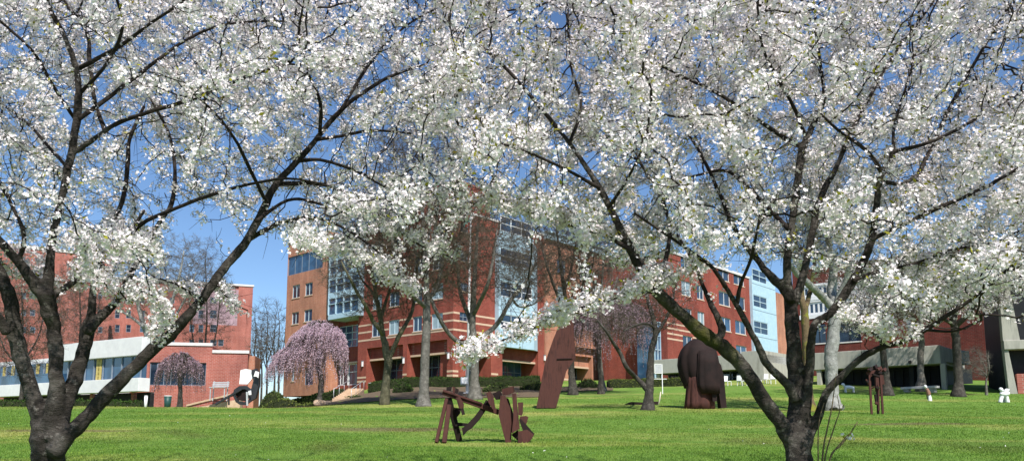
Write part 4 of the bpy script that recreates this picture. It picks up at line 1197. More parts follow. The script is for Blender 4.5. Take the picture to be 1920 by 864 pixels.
# ------------------------------------------------------------------ left: white banded block, brick wing, high rise
def left_side():
    d = 70.0; x = (262 - CXP) / FPX * d
    F = Face((x, d), (-.86, .51), (-.51, -.86)); E = Face((x, d), (.70, .71), (.71, -.70))
    zt, z3, z2, z1 = F.at(258, 631)[1], F.at(258, 665)[1], F.at(258, 708)[1], F.at(258, 733)[1]
    zb = 3.0
    b = thing('white_banded_building', 'low modern building with white bands and blue ribbon glass behind the left cherry trunk', 'building', (x, d, zb))
    aR = F.a(-10)
    aM = F.a(112)
    m = MB(); F.box(m, 0, aM, z3, zt, -.95, 0, 0, .02); F.box(m, 16, aM, z3, zt - .02, -10, -.953); F.box(m, aM + .02, aR, z3, zt - 1.2, -10, -.8, 0, .02); m.build('upper_band', WHITE_PANEL, b)
    m = MB(); F.box(m, -.15, aR, z1, z2, -.95, .2, 0, .02); F.box(m, 16, aR, z1 + .02, z2 - .02, -10, -.953); m.build('lower_band', WHITE_PANEL, b)
    m = MB(); F.box(m, .4, aR, z2, z3, -.9, -.5); F.box(m, 16.3, aR, z2, z3, -9, -.903); g = m.build('ribbon_glass', GLASS_BLUE, b)
    for a in np.arange(.6, aR, 1.55):
        m = MB(); F.box(m, a - .04, a + .04, z2, z3, -.5, -.38); m.build('mullion', FRAME_GREY, g)
    yl = M_noise('yellow_curtain', (.42, .33, .10), (.58, .47, .18), 3, .9, .1, .1)
    for px in (184, 180, 86, 90, 68, 22, 6, 44):
        m = MB(); a = F.a(px); F.box(m, a - .25, a + .25, z2 + .05, z3 - .05, -.48, -.42); m.build('curtain', yl, g)
    m = MB(); F.box(m, aM, aR, z2, z2 + 1.0, .1, .14); m.build('balustrade', GLASS_BLUE, b)
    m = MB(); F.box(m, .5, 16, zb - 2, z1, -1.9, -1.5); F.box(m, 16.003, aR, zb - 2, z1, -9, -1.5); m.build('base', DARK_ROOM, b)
    for px in (163, 60, 240):
        a = F.a(px); m = MB(); F.box(m, a - .18, a + .18, zb - 2, z1, -1.2, -.85); m.build('column', BRICK_ROSE, b)
    r = MB(); F.box(r, 16.2, aM, zt + .003, zt + .12, -9.8, -.9); r.build('roof', ROOFING, b)
    # brick wing to its right
    ph = math.radians(10)
    u = (math.cos(ph), math.sin(ph)); n = (math.sin(ph), -math.cos(ph))
    d2 = 84.0; c2 = ((463 - CXP) / FPX * d2, d2)
    W = Face(c2, u, n); R = Face(c2, (-n[0], -n[1]), u)
    zt1, zt2 = W.at(430, 662)[1], W.at(360, 648)[1]; zb2 = 2.0
    w = thing('brick_wing', 'low rose brick wing with one long dark window and pale coping', 'building', (*c2, zb2))
    aa, am, al = 0.0, W.a(400), W.a(250)
    hole = (W.a(285), W.a(390), W.at(340, 722)[1], W.at(340, 679)[1])
    m = MB(); facade(m, W, am, aa, zb2, zt1, []); facade(m, W, al, am, zb2, zt2, [hole])
    p = lambda a, dd=0: tuple(W.c + W.u * a + W.n * dd)
    back_shell(m, [p(am), p(am, -9)], zt1 - 2, zt2); back_shell(m, [p(0), p(0, -9), p(al, -9), p(al)], zb2, zt1)
    lid(m, [p(am), p(0), p(0, -9), p(am, -9)], zt1 - .1); lid(m, [p(al), p(am), p(am, -9), p(al, -9)], zt2 - .1)
    m.build('wall', BRICK_ROSE, w)
    for q in ((am + .003, .12, zt1), (al, am, zt2)):
        m = MB(); W.box(m, q[0], q[1], q[2], q[2] + .35, -.4, .12, 0, .02); m.build('coping', COPING, w)
    window(W, hole, w, 8, 1, FRAME_GREY, GLASS, rec=.2)
    m = MB(); R.box(m, .5, 4.5, zb2, R.at(469, 668)[1], .02, .7); m.build('side_wall', BRICK_ORANGE, w)
    # high rise behind
    ph = math.radians(20)
    u = (math.cos(ph), math.sin(ph)); n = (math.sin(ph), -math.cos(ph))
    d3 = 156.0; c3 = ((467 - CXP) / FPX * d3, d3)
    A = Face(c3, u, n)
    zr = A.at(465, 537)[1]; zb3 = 4.0
    h = thing('brick_high_rise', 'tall rose brick residence block with a plum coloured panel and small windows at the left', 'building', (*c3, zb3))
    aR0 = A.a(444); aP = A.a(360); aL = A.a(196)
    hs = []
    for (xa, xb) in ((394, 406), (409, 419), (355, 364), (372, 381), (300, 309), (318, 327), (262, 271), (236, 245), (215, 224)):
        for (y0, y1) in ((557, 568), (581, 596), (608, 622), (636, 648)):
            if (xa == 409) and y0 < 600: continue
            hs.append(A.rect(xa, xb, y0, y1))
    plum = A.rect(360, 441, 540, 608)
    m = MB()
    facade(m, A, aR0, 0, zb3, zr, [], 0)
    cuts = [x_ for x_ in hs]
    facade(m, A, aL, aR0, zb3, plum[2], [c for c in cuts if c[3] < plum[2]], 0, -.3)
    facade(m, A, aP, aR0, plum[2], plum[3], [c for c in cuts if c[2] > plum[2] and c[0] > aP], 1, -.3)
    facade(m, A, aL, aP, plum[2], zr, [c for c in cuts if c[2] > plum[2] and c[1] < aP], 0, -.3)
    facade(m, A, aP, aR0, plum[3], zr, [], 0, -.3)
    p = lambda a, dd=0: tuple(A.c + A.u * a + A.n * dd)
    back_shell(m, [p(aR0), p(aR0, -.3)], zb3, zr); back_shell(m, [p(0), p(0, -16), p(aL, -16), p(aL, -.3)], zb3, zr)
    lid(m, [p(aL, -.3), p(0), p(0, -16), p(aL, -16)], zr - .1)
    m.build('wall', [BRICK_ROSE, BRICK_PLUM], h)
    m = MB(); A.box(m, aL, .2, zr, zr + .4, -.7, .15); m.build('coping', COPING, h)
    for c in hs:
        if c[3] < plum[2] or c[2] > plum[2]: window(A, c, h, 1, 2, FRAME_GREY, GLASS, dep=-.3, rec=.1, fw=.08)
    # nearer block of the residence, left
    d4 = 128.0; c4 = ((197 - CXP) / FPX * d4, d4)
    B = Face(c4, (math.cos(.55), math.sin(.55)), (math.sin(.55), -math.cos(.55)))
    z4 = B.at(176, 479)[1]; z5 = B.at(176, 452)[1]
    k = thing('residence_block', 'rose brick residence block with pale coping seen between the left cherry stems', 'building', (*c4, 3.0))
    bl = B.a(-60)
    hs = [B.rect(xa, xb, y0, y1) for (xa, xb) in ((184, 192), (56, 66), (40, 49), (-20, -8)) for (y0, y1) in ((548, 560), (580, 592), (612, 624))]
    m = MB(); facade(m, B, bl, 0, 3.0, z4, hs, 0)
    p = lambda a, dd=0: tuple(B.c + B.u * a + B.n * dd)
    back_shell(m, [p(0), p(0, -14), p(bl, -14), p(bl)], 3.0, z4); lid(m, [p(bl), p(0), p(0, -14), p(bl, -14)], z4 - .1)
    m.build('wall', BRICK_ROSE, k)
    m = MB(); B.box(m, bl, .2, z4, z4 + .5, -.6, .15); m.build('coping', COPING, k)
    m = MB(); B.box(m, B.a(128), -.6, z4 + .5, z5, -10, -1.2); m.build('penthouse', BRICK_RED, k)
    for c in hs: window(B, c, k, 1, 2, FRAME_GREY, GLASS, rec=.1, fw=.1)
left_side()
# ------------------------------------------------------------------ trees beyond the lawn
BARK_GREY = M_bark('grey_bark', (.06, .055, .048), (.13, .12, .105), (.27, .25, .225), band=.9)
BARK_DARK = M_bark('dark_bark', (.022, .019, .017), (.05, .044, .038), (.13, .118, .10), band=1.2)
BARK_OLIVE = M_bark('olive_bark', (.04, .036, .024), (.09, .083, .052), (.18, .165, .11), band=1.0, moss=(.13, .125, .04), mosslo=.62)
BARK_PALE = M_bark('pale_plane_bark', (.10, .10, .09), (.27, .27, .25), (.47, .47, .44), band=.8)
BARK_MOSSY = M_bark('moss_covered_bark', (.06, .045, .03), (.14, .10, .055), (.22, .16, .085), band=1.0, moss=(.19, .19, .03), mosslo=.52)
TWIG_BROWN = M_noise('bare_twig', (.050, .041, .031), (.125, .102, .078), 2.0, .9, .15, 0)
TWIG_GREY = M_noise('pale_bare_twig', (.09, .082, .07), (.18, .165, .14), 2.0, .9, .15, 0)
PINK = M_leaf('mauve_petal', (.60, .43, .51), (.76, .60, .67), .3, c2=(.50, .34, .42))
PINK_DARK = M_leaf('dusky_mauve_petal', (.36, .24, .30), (.54, .40, .46), .3, c2=(.26, .17, .22))
BUD = M_leaf('swelling_bud', (.28, .22, .12), (.40, .33, .20), .2, c2=(.20, .15, .09))

def mid_tree(name, label, base, limbs, crowns, bark=None, twig=None, step=.28, tip=.0085, natt=2200, group=None, d=None, blossom=0, buds=.0, trop=(0, 0, .22), jit=.3, fr=.05, reach=2.4, kill=None, rmax=.05, bmat=None):
    b = on_ground(*base) if d is None else gpt(base[0], d)
    d = b[1]
    root = thing(name, label, 'tree', b, 0, group)
    T = Tubes(); pos = []
    for li, pts in enumerate(limbs):
        W = []
        for i, q in enumerate(pts):
            x, y, r = q[:3]; off = q[3] if len(q) > 3 else 0.0
            W.append((*P(x, y, d + off), r * d / FPX))
        W = np.array(W)
        if li == 0:
            W[0, :3] = (W[0, 0], W[0, 1], GZ(W[0, 0], W[0, 1]) - .15)
        C = catmull(W, 5)
        if li == 0:
            k = min(6, len(C)); C[:k, 3] *= np.linspace(1.45, 1.0, k)
        cc = C[:, :3] + rng.normal(0, 1, (len(C), 3)) * C[:, 3:4] * .05
        T.add(cc, np.maximum(C[:, 3] * (1 + rng.normal(0, .025, len(C))), .01), 9 if pts[0][2] > 4 else 6)
        s = np.concatenate([[0], np.cumsum(np.linalg.norm(np.diff(cc, axis=0), axis=1))]); m = max(2, int(s[-1] / step))
        t = np.linspace(0, s[-1], m)[1 if li else m // 2:]
        pos.append(np.stack([np.interp(t, s, cc[:, k]) for k in range(3)], -1))
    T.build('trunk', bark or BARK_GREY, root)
    pos = np.concatenate(pos)
    att = []
    tot = sum(c[2] * c[3] for c in crowns)
    for (cx, cy, rx, ry) in crowns:
        n = int(natt * rx * ry / tot)
        v = rng.normal(0, 1, (n, 3)); v /= np.linalg.norm(v, axis=1, keepdims=True); v *= (rng.random((n, 1)) ** .6) * 1.28
        for q in v: att.append(P(cx + q[0] * rx, cy - q[2] * ry, d + q[1] * rx * d / FPX * .9))
    att = np.array(att)
    att = att[att[:, 2] > GZ(b[0], b[1]) + 1.0]
    n0 = len(pos)
    p2, par2 = colonise(pos, np.full(n0, -1), att, step=step, reach=reach, kill=kill or step * 1.5, iters=70, jitter=jit, trop=trop, maxn=30000)
    r2 = pipe_radii(par2, n0, tip=tip, expo=2.3, rmax=rmax)
    k = np.arange(n0, len(p2)); pa = par2[k]
    E = Tubes(); E.edges(p2[pa], p2[k], np.where(pa < n0, r2[k] * 1.3, r2[pa]), r2[k], 3)
    # fine side twigs
    thin = k[r2[k] < tip * 3.2]
    fs = np.repeat(thin, 5)
    dv = p2[fs] - p2[par2[fs]]; dv /= np.maximum(np.linalg.norm(dv, axis=1, keepdims=True), 1e-6)
    dv = dv * .7 + rng.normal(0, .55, dv.shape) + np.array(trop) * .6; dv /= np.linalg.norm(dv, axis=1, keepdims=True)
    e = p2[fs] + dv * (step * (1.0 + 1.9 * rng.random((len(fs), 1))))
    E.edges(p2[fs], e, np.full(len(fs), tip * 1.05), np.full(len(fs), tip * .55), 3)
    E.build('twigs', twig or TWIG_BROWN, root)
    if blossom:
        idx = np.repeat(thin, rng.poisson(blossom, len(thin)))
        cen = p2[idx] + rng.normal(0, step * .35, (len(idx), 3))
        blossom_mesh('blossom', cen, root, per=4, ball=.10, fr=fr, leafp=.7, leafsize=.08)
    if buds:
        pick = rng.random(len(e)) < buds
        V, F = leaf_quads(e[pick], .05 + .05 * rng.random(pick.sum()), .5)
        np_mesh('buds', V, [F], bmat or BUD, root)
    return root

mid_tree('bare_tree', 'bare tree with a mossy forked trunk nearest the entrance steps', (721, 758),
  [[(721, 758, 8), (724, 715, 7.5), (728, 680, 7.5), (726, 668, 7.5), (722, 645, 6.5), (717, 625, 5.2), (712, 590, 4.6), (706, 560, 4), (700, 520, 3.2), (690, 470, 2.4), (684, 430, 1.6)],
   [(727, 675, 5.5), (738, 652, 4.6), (748, 630, 4.4), (757, 614, 4), (770, 590, 3.6, 1), (776, 565, 3, 1.5), (780, 520, 2.2, 2), (786, 470, 1.4, 2)],
   [(718, 628, 4.2), (708, 612, 4, -1), (699, 600, 3.8, -1), (684, 570, 3.4, -2), (672, 552, 3, -2), (655, 520, 2.2, -3), (640, 490, 1.5, -3)],
   [(714, 600, 3.5), (722, 570, 3, 1), (734, 530, 2.6, 1.5), (740, 480, 2, 2), (745, 440, 1.2, 2)],
   [(710, 580, 3), (700, 550, 2.6, 1), (676, 520, 2, 1.5), (665, 480, 1.4, 2)]],
  [(700, 490, 85, 95), (690, 420, 60, 55)], BARK_OLIVE, natt=4300, buds=.15)
mid_tree('bare_tree', 'tall straight grey trunked bare tree standing left of the flagpole', (795, 761),
  [[(794, 761, 12), (795, 735, 9.5), (796, 700, 8.6), (798, 650, 8.2), (800, 600, 7.6), (800, 560, 7), (799, 520, 5.5), (797, 470, 4.4), (793, 410, 3.4), (788, 340, 2.4), (784, 270, 1.4)],
   [(799, 575, 5), (783, 562, 4.2, -1), (770, 545, 3.6, -1.5), (755, 510, 3, -2), (738, 460, 2.2, -2), (722, 400, 1.4, -2)],
   [(800, 562, 5), (815, 545, 4.2, 1), (826, 510, 3.4, 2), (836, 450, 2.6, 2), (846, 380, 1.6, 2)],
   [(799, 530, 4), (786, 490, 3.4, 1), (765, 430, 2.6, 2), (748, 350, 1.8, 2), (738, 280, 1.2, 2)],
   [(799, 500, 3.6), (812, 450, 3, -1), (822, 380, 2.2, -2), (826, 300, 1.4, -2)],
   [(798, 480, 3), (806, 420, 2.4, 1), (800, 340, 1.8, 2), (808, 260, 1.2, 2)]],
  [(785, 410, 110, 120), (775, 290, 75, 75), (790, 490, 80, 60)], BARK_GREY, natt=5600, buds=.12)
mid_tree('bare_tree', 'grey bare tree forking low right behind the flagpole', (891, 748),
  [[(890, 748, 11), (890, 715, 8.8), (889, 673, 8.4), (887, 642, 8.4), (886, 615, 6.4), (887, 567, 5.6), (890, 520, 4.6), (893, 470, 3.4), (896, 420, 2)],
   [(886, 646, 6), (872, 645, 5), (858, 640, 4.4, -1), (838, 620, 4, -1.5), (822, 592, 3.8, -2), (812, 570, 3.4, -2), (800, 540, 2.6, -2)],
   [(888, 642, 6), (905, 630, 5.4), (926, 614, 4.8, 1), (942, 592, 4.2, 1), (958, 562, 3.6, 1.5), (985, 530, 3, 2), (1006, 490, 2, 2)],
   [(886, 610, 5), (878, 590, 4.4, 1), (870, 570, 4.2, 1), (862, 540, 3.6, 2), (858, 500, 2.8, 2), (850, 450, 1.8, 2)],
   [(887, 590, 4.4), (900, 565, 4, -1), (915, 530, 3.4, -2), (925, 480, 2.6, -2), (932, 430, 1.6, -2)],
   [(960, 560, 2.6, 1.5), (975, 575, 2, 2), (1000, 570, 1.6, 2), (1020, 555, 1, 2)]],
  [(890, 465, 85, 85), (965, 510, 60, 60), (850, 500, 50, 60)], BARK_GREY, natt=5000, buds=.12)
mid_tree('bare_tree', 'slim grey bare tree behind the leaning rusty slab', (1073, 740), 
  [[(1074, 740, 8), (1072, 705, 6.4), (1070, 670, 5.8), (1066, 620, 5), (1060, 560, 4.2), (1052, 500, 3.4), (1045, 440, 2), (1040, 400, 1.2)],
   [(1069, 650, 4), (1082, 600, 3.2, 1), (1092, 540, 2.4, 2), (1102, 470, 1.6, 2), (1108, 420, 1, 2)],
   [(1064, 600, 3.6), (1044, 550, 3, -1), (1026, 500, 2.4, -2), (1012, 450, 1.5, -2), (1000, 420, 1, -2)],
   [(1058, 545, 3), (1072, 500, 2.4, 1), (1080, 450, 1.6, 1)]],
  [(1050, 480, 85, 75), (1080, 440, 70, 50)], BARK_DARK, natt=5000, buds=.1)
mid_tree('bare_tree', 'slender pale trunked tree between the arcade piers', (1128, 739),
  [[(1130, 739, 6.5), (1128, 710, 4.8), (1125, 680, 4.2), (1124, 640, 3.8), (1126, 590, 3.2), (1128, 540, 2.6), (1132, 480, 1.6)],
   [(1124, 640, 3), (1110, 600, 2.4, 1), (1098, 550, 1.8, 1)], [(1125, 610, 3), (1142, 570, 2.4, -1), (1158, 520, 1.6, -1)]],
  [(1130, 520, 60, 60)], BARK_GREY, twig=TWIG_GREY, natt=900, d=72)
mid_tree('bare_tree', 'dark leaning tree with one long low limb beside the pale stake', (1214, 768),
  [[(1214, 768, 11), (1216, 745, 8.6), (1218, 720, 8), (1219, 690, 6.6), (1222, 655, 6), (1229, 624, 5.2), (1224, 595, 4.4), (1214, 560, 3.4), (1208, 510, 2.4), (1205, 470, 1.4)],
   [(1215, 732, 6), (1205, 720, 5), (1190, 705, 4.6), (1175, 688, 4.2, -1), (1163, 662, 3.8, -1), (1150, 642, 3.2, -1.5), (1138, 622, 2.6, -2), (1120, 600, 1.8, -2)],
   [(1228, 628, 4), (1240, 612, 3.4, 1), (1252, 590, 2.8, 1.5), (1262, 560, 2, 2), (1268, 525, 1.2, 2)],
   [(1228, 615, 3), (1212, 606, 2.4, -1), (1190, 610, 1.8, -1.5), (1170, 620, 1.2, -2)]],
  [(1220, 565, 62, 55), (1160, 600, 45, 32)], BARK_DARK, twig=TWIG_BROWN, natt=1500, buds=.8, bmat=PINK_DARK)
mid_tree('bare_tree', 'pale speckled bare tree behind the low right limb of the left cherry', (290, 758),
  [[(288, 758, 8), (289, 735, 6.6), (291, 705, 6.2), (293, 675, 5.8), (290, 655, 5.6), (281, 640, 5, .5), (272, 618, 4.6, 1), (264, 590, 4, 1), (256, 560, 3.4, 1.5), (246, 520, 2.4, 2), (238, 480, 1.4, 2)],
   [(292, 668, 4.4), (300, 640, 3.8), (312, 600, 3.2, -1), (326, 555, 2.6, -1.5), (338, 510, 2, -2), (345, 470, 1.2, -2)],
   [(270, 612, 3.4), (254, 600, 2.8, 1), (236, 588, 2.2, 2), (218, 580, 1.4, 2)],
   [(305, 622, 2.8), (330, 590, 2.4, 1), (352, 550, 1.8, 1), (368, 510, 1.2, 1)]],
  [(320, 520, 75, 75), (250, 530, 60, 60)], BARK_PALE, twig=TWIG_GREY, natt=1800)
mid_tree('plane_tree', 'thick pale barked plane tree just right of the right cherry', (1561, 769),
  [[(1562, 769, 15), (1561, 740, 12), (1560, 705, 11.5), (1558, 670, 12.2), (1561, 640, 12), (1565, 605, 11), (1568, 575, 11), (1560, 545, 9, 1), (1562, 510, 7.5, 1), (1556, 470, 6, 2), (1550, 420, 4.4, 2), (1545, 340, 2.6, 2)],
   [(1566, 580, 9), (1548, 562, 7.6), (1530, 545, 7, -.5), (1512, 528, 6.4, -1), (1496, 514, 5.5, -1), (1470, 480, 4, -1.5), (1450, 430, 2.4, -2)],
   [(1568, 570, 7.4), (1585, 530, 6, -.5), (1600, 480, 5, -1), (1622, 420, 3.4, -1), (1635, 350, 2, -1)]],
  [(1550, 400, 110, 100)], BARK_PALE, twig=TWIG_GREY, natt=1300)
mid_tree('mossy_tree', 'slim tree with yellow green moss half hidden by the right cherry trunk', (1514, 771),
  [[(1515, 771, 12), (1515, 735, 9), (1514, 690, 8.5), (1512, 640, 8), (1509, 590, 7), (1504, 560, 5.6), (1500, 510, 4.4, 1), (1490, 440, 3, 1), (1480, 370, 1.6, 1)],
   [(1508, 585, 5), (1520, 540, 4, 1), (1530, 470, 3, 1.5), (1535, 400, 1.6, 1.5)]],
  [(1505, 420, 60, 70)], BARK_MOSSY, twig=TWIG_BROWN, natt=700)
mid_tree('white_blossom_tree', 'smaller white flowering tree with a stout dark trunk right of the concrete bench', (1797, 743),
  [[(1797, 743, 10), (1797, 715, 8), (1795, 680, 7.4), (1793, 645, 7), (1790, 615, 7.2), (1784, 590, 5.4), (1776, 560, 4.6, 1), (1770, 520, 3.4, 1), (1765, 470, 2, 1)],
   [(1791, 612, 5.6), (1805, 598, 5, -.5), (1822, 580, 4.4, -1), (1840, 555, 3.6, -1.5), (1860, 525, 2.4, -2), (1880, 500, 1.5, -2)],
   [(1788, 605, 4), (1794, 570, 3.6, 1), (1800, 530, 2.8, 2), (1806, 480, 1.6, 2)],
   [(1789, 610, 3.6), (1770, 598, 3, -1), (1745, 590, 2.2, -1), (1720, 580, 1.4, -1)]],
  [(1800, 525, 110, 62), (1730, 560, 60, 38)], BARK_DARK, natt=1500, blossom=2.6)
mid_tree('white_blossom_tree', 'small white flowering tree whose slim trunk rises behind the spindly rusty sculpture', (1664, 741),
  [[(1664, 741, 9), (1662, 710, 6.4), (1658, 680, 6), (1655, 650, 5.4), (1652, 615, 5), (1648, 590, 4, .5), (1640, 560, 3.4, 1), (1630, 525, 2.2, 1), (1622, 495, 1.4, 1)],
   [(1654, 640, 4), (1640, 625, 3.4, -1), (1622, 610, 2.8, -1), (1600, 592, 2, -1), (1580, 575, 1.4, -1)],
   [(1652, 612, 3.6), (1666, 585, 3, 1), (1680, 550, 2.2, 1), (1690, 515, 1.4, 1)]],
  [(1650, 550, 90, 55), (1600, 600, 45, 28)], BARK_DARK, natt=1300, blossom=2.2)
mid_tree('grey_tree', 'grey trunked tree growing up in front of the long concrete canopy', (1728, 731),
  [[(1727, 731, 8.5), (1727, 700, 6), (1726, 670, 5.6), (1728, 640, 5.2), (1726, 610, 4.6), (1730, 570, 3.6, 1), (1735, 520, 2.4, 1), (1740, 470, 1.4, 1)],
   [(1727, 625, 4), (1716, 600, 3, -.5), (1702, 570, 2.2, -1), (1690, 530, 1.4, -1)]],
  [(1725, 540, 60, 60)], BARK_GREY, natt=800, blossom=1.0, d=63.5)
# bare shrub that fans out to the left
mid_tree('bare_shrub', 'leafless fan shaped shrub leaning left against the dark tower wall', (1849, 733),
  [[(1849, 733, 2.2), (1849, 716, 1.7), (1850, 706, 1.6), (1846, 700, 1.2), (1835, 690, .9), (1815, 680, .6)],
   [(1850, 708, 1.2), (1848, 690, 1), (1838, 670, .7), (1828, 655, .5)], [(1850, 708, 1.2), (1855, 690, 1, -.5), (1852, 670, .6, -.5)], [(1849, 705, 1), (1835, 700, .8, .5), (1812, 692, .5, .5)]],
  [(1833, 680, 24, 28), (1818, 685, 16, 14)], BARK_GREY, twig=TWIG_GREY, step=.16, tip=.006, natt=500, d=58.5, trop=(-.35, 0, .2))

# far bare trees, hazy brown, behind the gap between the buildings
for i, (px, dd, top, w, lab) in enumerate([(478, 165, 585, 20, 'tall bare tree far behind, touching the end of the brick wing'),
      (500, 175, 572, 24, 'tallest bare tree in the gap between the two brick buildings'),
      (522, 168, 578, 20, 'bare tree far behind, close against the orange tower'),
      (490, 150, 625, 20, 'shorter bare tree far behind, in the middle of the gap'),
      (514, 152, 632, 18, 'shorter bare tree far behind, nearest the orange tower foot')]):
    q = gpt(px, dd); yb = 742
    s = 1 + .1 * i
    mid_tree('distant_tree', lab, (px, yb), [[(px, yb, 2), (px + 1, yb - 40, 1.6), (px - 1, yb - 80, 1.2), (px + 2, top + 40, .9), (px, top + 8, .5)],
        [(px, yb - 60, 1.2), (px + w * .5, yb - 95, .9, 1), (px + w * .7, top + 30, .5, 1)], [(px, yb - 50, 1.2), (px - w * .5, yb - 90, .9, -1), (px - w * .8, top + 40, .5, -1)]],
        [(px, (top + yb - 70) / 2, w, (yb - 60 - top) / 2)], BARK_DARK, twig=TWIG_BROWN, step=.8, tip=.022, natt=420, d=dd, group='bare trees in the gap', reach=6, rmax=.12, buds=.25)
# bare tree against the rose brick blocks at the far left
for px, yb, top, w, lab, dd in ((40, 752, 520, 70, 'reddish twigged bare tree in front of the white banded building at the far left', 62), (385, 745, 470, 45, 'fine twigged bare tree standing in front of the plum panel', 118), (148, 750, 500, 60, 'grey bare tree behind the white band between the left cherry stems', 92)):
    mid_tree('bare_tree', lab, (px, yb), [[(px, yb, 3.4), (px + 2, yb - 40, 2.8), (px - 1, yb - 80, 2.2), (px + 3, (yb + top) / 2 - 20, 1.5), (px, top + 15, .8)],
        [(px, yb - 70, 2), (px + w * .45, yb - 120, 1.3, 1), (px + w * .7, top + 40, .7, 1)], [(px, yb - 60, 2), (px - w * .5, yb - 105, 1.3, -1), (px - w * .75, top + 50, .7, -1)]],
        [(px, (top + yb - 60) / 2, w, (yb - 60 - top) / 2)], BARK_DARK, twig=TWIG_BROWN, step=.35, tip=.009, natt=1800, d=dd, reach=3.5, buds=.5, bmat=PINK_DARK)

# ------------------------------------------------------------------ weeping pink cherries
def weeping(name, label, base, trunk, domes, nstr, mat, d=None, lean=0.0, dens_=11, petal=.085):
    b = on_ground(*base) if d is None else gpt(base[0], d)
    d = b[1]; s = d / FPX
    root = thing(name, label, 'tree', b)
    T = Tubes(); W = []
    for i, (x, y, r) in enumerate(trunk): W.append((*P(x, y, d), r * s))
    W = np.array(W); W[0, 2] = b[2] - .1
    C = catmull(W, 5); C[:5, 3] *= np.linspace(1.4, 1, 5)
    T.add(C[:, :3] + rng.normal(0, 1, (len(C), 3)) * C[:, 3:4] * .1, C[:, 3], 9)
    top = C[-1, :3]
    S = Tubes(); PV = []
    for (cx, cy, rx, ry, share) in domes:
        c = P(cx, cy, d); n = int(nstr * share)
        for i in range(max(3, n // 12)):   # arching limbs
            a = rnd.random() * 6.283; q = .5 + .5 * rnd.random()
            e = c + np.array((math.cos(a) * rx * s * q, math.sin(a) * rx * s * q * .9, ry * s * (.9 - .7 * q * q)))
            m = (top + e) / 2 + np.array((0, 0, .5 * ry * s * .6))
            L_ = catmull(np.array([C[-4, :3], m, e]), 6)
            T.add(L_, np.linspace(.05, .018, len(L_)) * (s * 26), 5)
        for i in range(n):   # hanging shoots
            a = rnd.random() * 6.283; q = math.sqrt(rnd.random())
            st = c + np.array((math.cos(a) * rx * s * q, math.sin(a) * rx * s * q * .9, ry * s * (1 - .75 * q * q) * (.75 + .35 * rnd.random())))
            ln = ry * s * (.5 + 1.1 * rnd.random()) * (.7 + .7 * q)
            out = np.array((math.cos(a), math.sin(a) * .9, 0)) * .35 * q
            k = 7; pts = []
            for j in range(k):
                t = j / (k - 1)
                pts.append(st + out * ln * (t - .35 * t * t) + np.array((lean * ln * t, 0, ln * (.12 * t - 1.0 * t * t * .95 - .08 * t))) + np.array([rnd.gauss(0, .02) for _ in range(3)]) * ln * .6)
            pts = np.array(pts)
            pts = pts[pts[:, 2] > b[2] + .35]
            if len(pts) < 3: continue
            S.edges(pts[:-1], pts[1:], np.full(len(pts) - 1, .010), np.full(len(pts) - 1, .008), 3)
            L2 = np.linalg.norm(np.diff(pts, axis=0), axis=1).sum(); m = int(L2 * dens_) + 2
            t = rng.random(m) * (len(pts) - 1); i0 = np.minimum(t.astype(int), len(pts) - 2); f = (t - i0)[:, None]
            PV.append(pts[i0] * (1 - f) + pts[i0 + 1] * f + rng.normal(0, .035, (m, 3)))
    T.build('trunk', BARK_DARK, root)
    S.build('hanging_shoots', TWIG_BROWN, root)
    PV = np.concatenate(PV)
    V, F = leaf_quads(PV, petal * (.7 + .6 * rng.random(len(PV))), .75)
    np_mesh('blossom', V, [F], mat, root)
    return root
weeping('weeping_cherry', 'mauve pink weeping cherry beside the entrance steps', (600, 755),
  [(601, 755, 7), (602, 730, 5.4), (602, 705, 5), (596, 685, 4.6), (603, 660, 4.2), (600, 630, 3.4), (598, 615, 2.6)],
  [(600, 640, 46, 40, .5), (562, 675, 44, 34, .34), (628, 660, 24, 34, .14), (530, 690, 22, 22, .12)], 1050, PINK, lean=-.12, dens_=22, petal=.1)
weeping('weeping_cherry', 'dusky mauve weeping cherry hanging over the orange arcade', (1124, 740),
  [(1127, 740, 6), (1126, 710, 4.6), (1124, 680, 4), (1124, 640, 3.6), (1128, 600, 2.8), (1130, 575, 2)],
  [(1130, 605, 66, 50, .62), (1092, 625, 40, 45, .2), (1175, 600, 40, 40, .2)], 900, PINK_DARK, d=66, dens_=17)
weeping('weeping_cherry', 'low rounded dusky pink weeping cherry in front of the long brick wing window', (338, 752),
  [(338, 752, 5), (338, 735, 4), (337, 715, 3.6), (338, 690, 3), (338, 672, 2)],
  [(338, 690, 34, 30, .75), (318, 700, 20, 24, .12), (358, 700, 18, 24, .13)], 420, PINK_DARK, d=66, dens_=13)
# ------------------------------------------------------------------ planting, hedges, steps
LEAF_DARK = M_leaf('hedge_leaf', (.022, .045, .012), (.045, .085, .02), .2, c2=(.07, .115, .03))
LEAF_OLIVE = M_leaf('olive_leaf', (.10, .13, .03), (.17, .20, .05), .25, c2=(.07, .09, .03))
LEAF_MID = M_leaf('shrub_leaf', (.05, .085, .025), (.10, .15, .04), .25, c2=(.13, .15, .05))
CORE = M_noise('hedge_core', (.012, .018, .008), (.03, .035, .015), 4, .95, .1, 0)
SOIL = M_noise('bark_mulch', (.045, .032, .022), (.15, .11, .075), 5.5, .95, .1, .8, 14, c2=(.075, .07, .032))
RUST = M_noise('weathered_steel', (.026, .013, .012), (.078, .032, .026), 2.6, .85, .15, .25, 14, c2=(.050, .023, .021), stretch=(2.2, 2.2, .45), detail=8)
RUST_DARK_SHADE = M_noise('dark_shaded_weathered_steel', (.010, .007, .007), (.026, .014, .013), 1.5, .8, .2, .2, 10)  # dark steel; also carries painted shade of turned-away faces and the dome hood
BLACK_PAINT = M_noise('black_painted_steel', (.012, .012, .014), (.025, .025, .028), 3, .4, .5, .05)
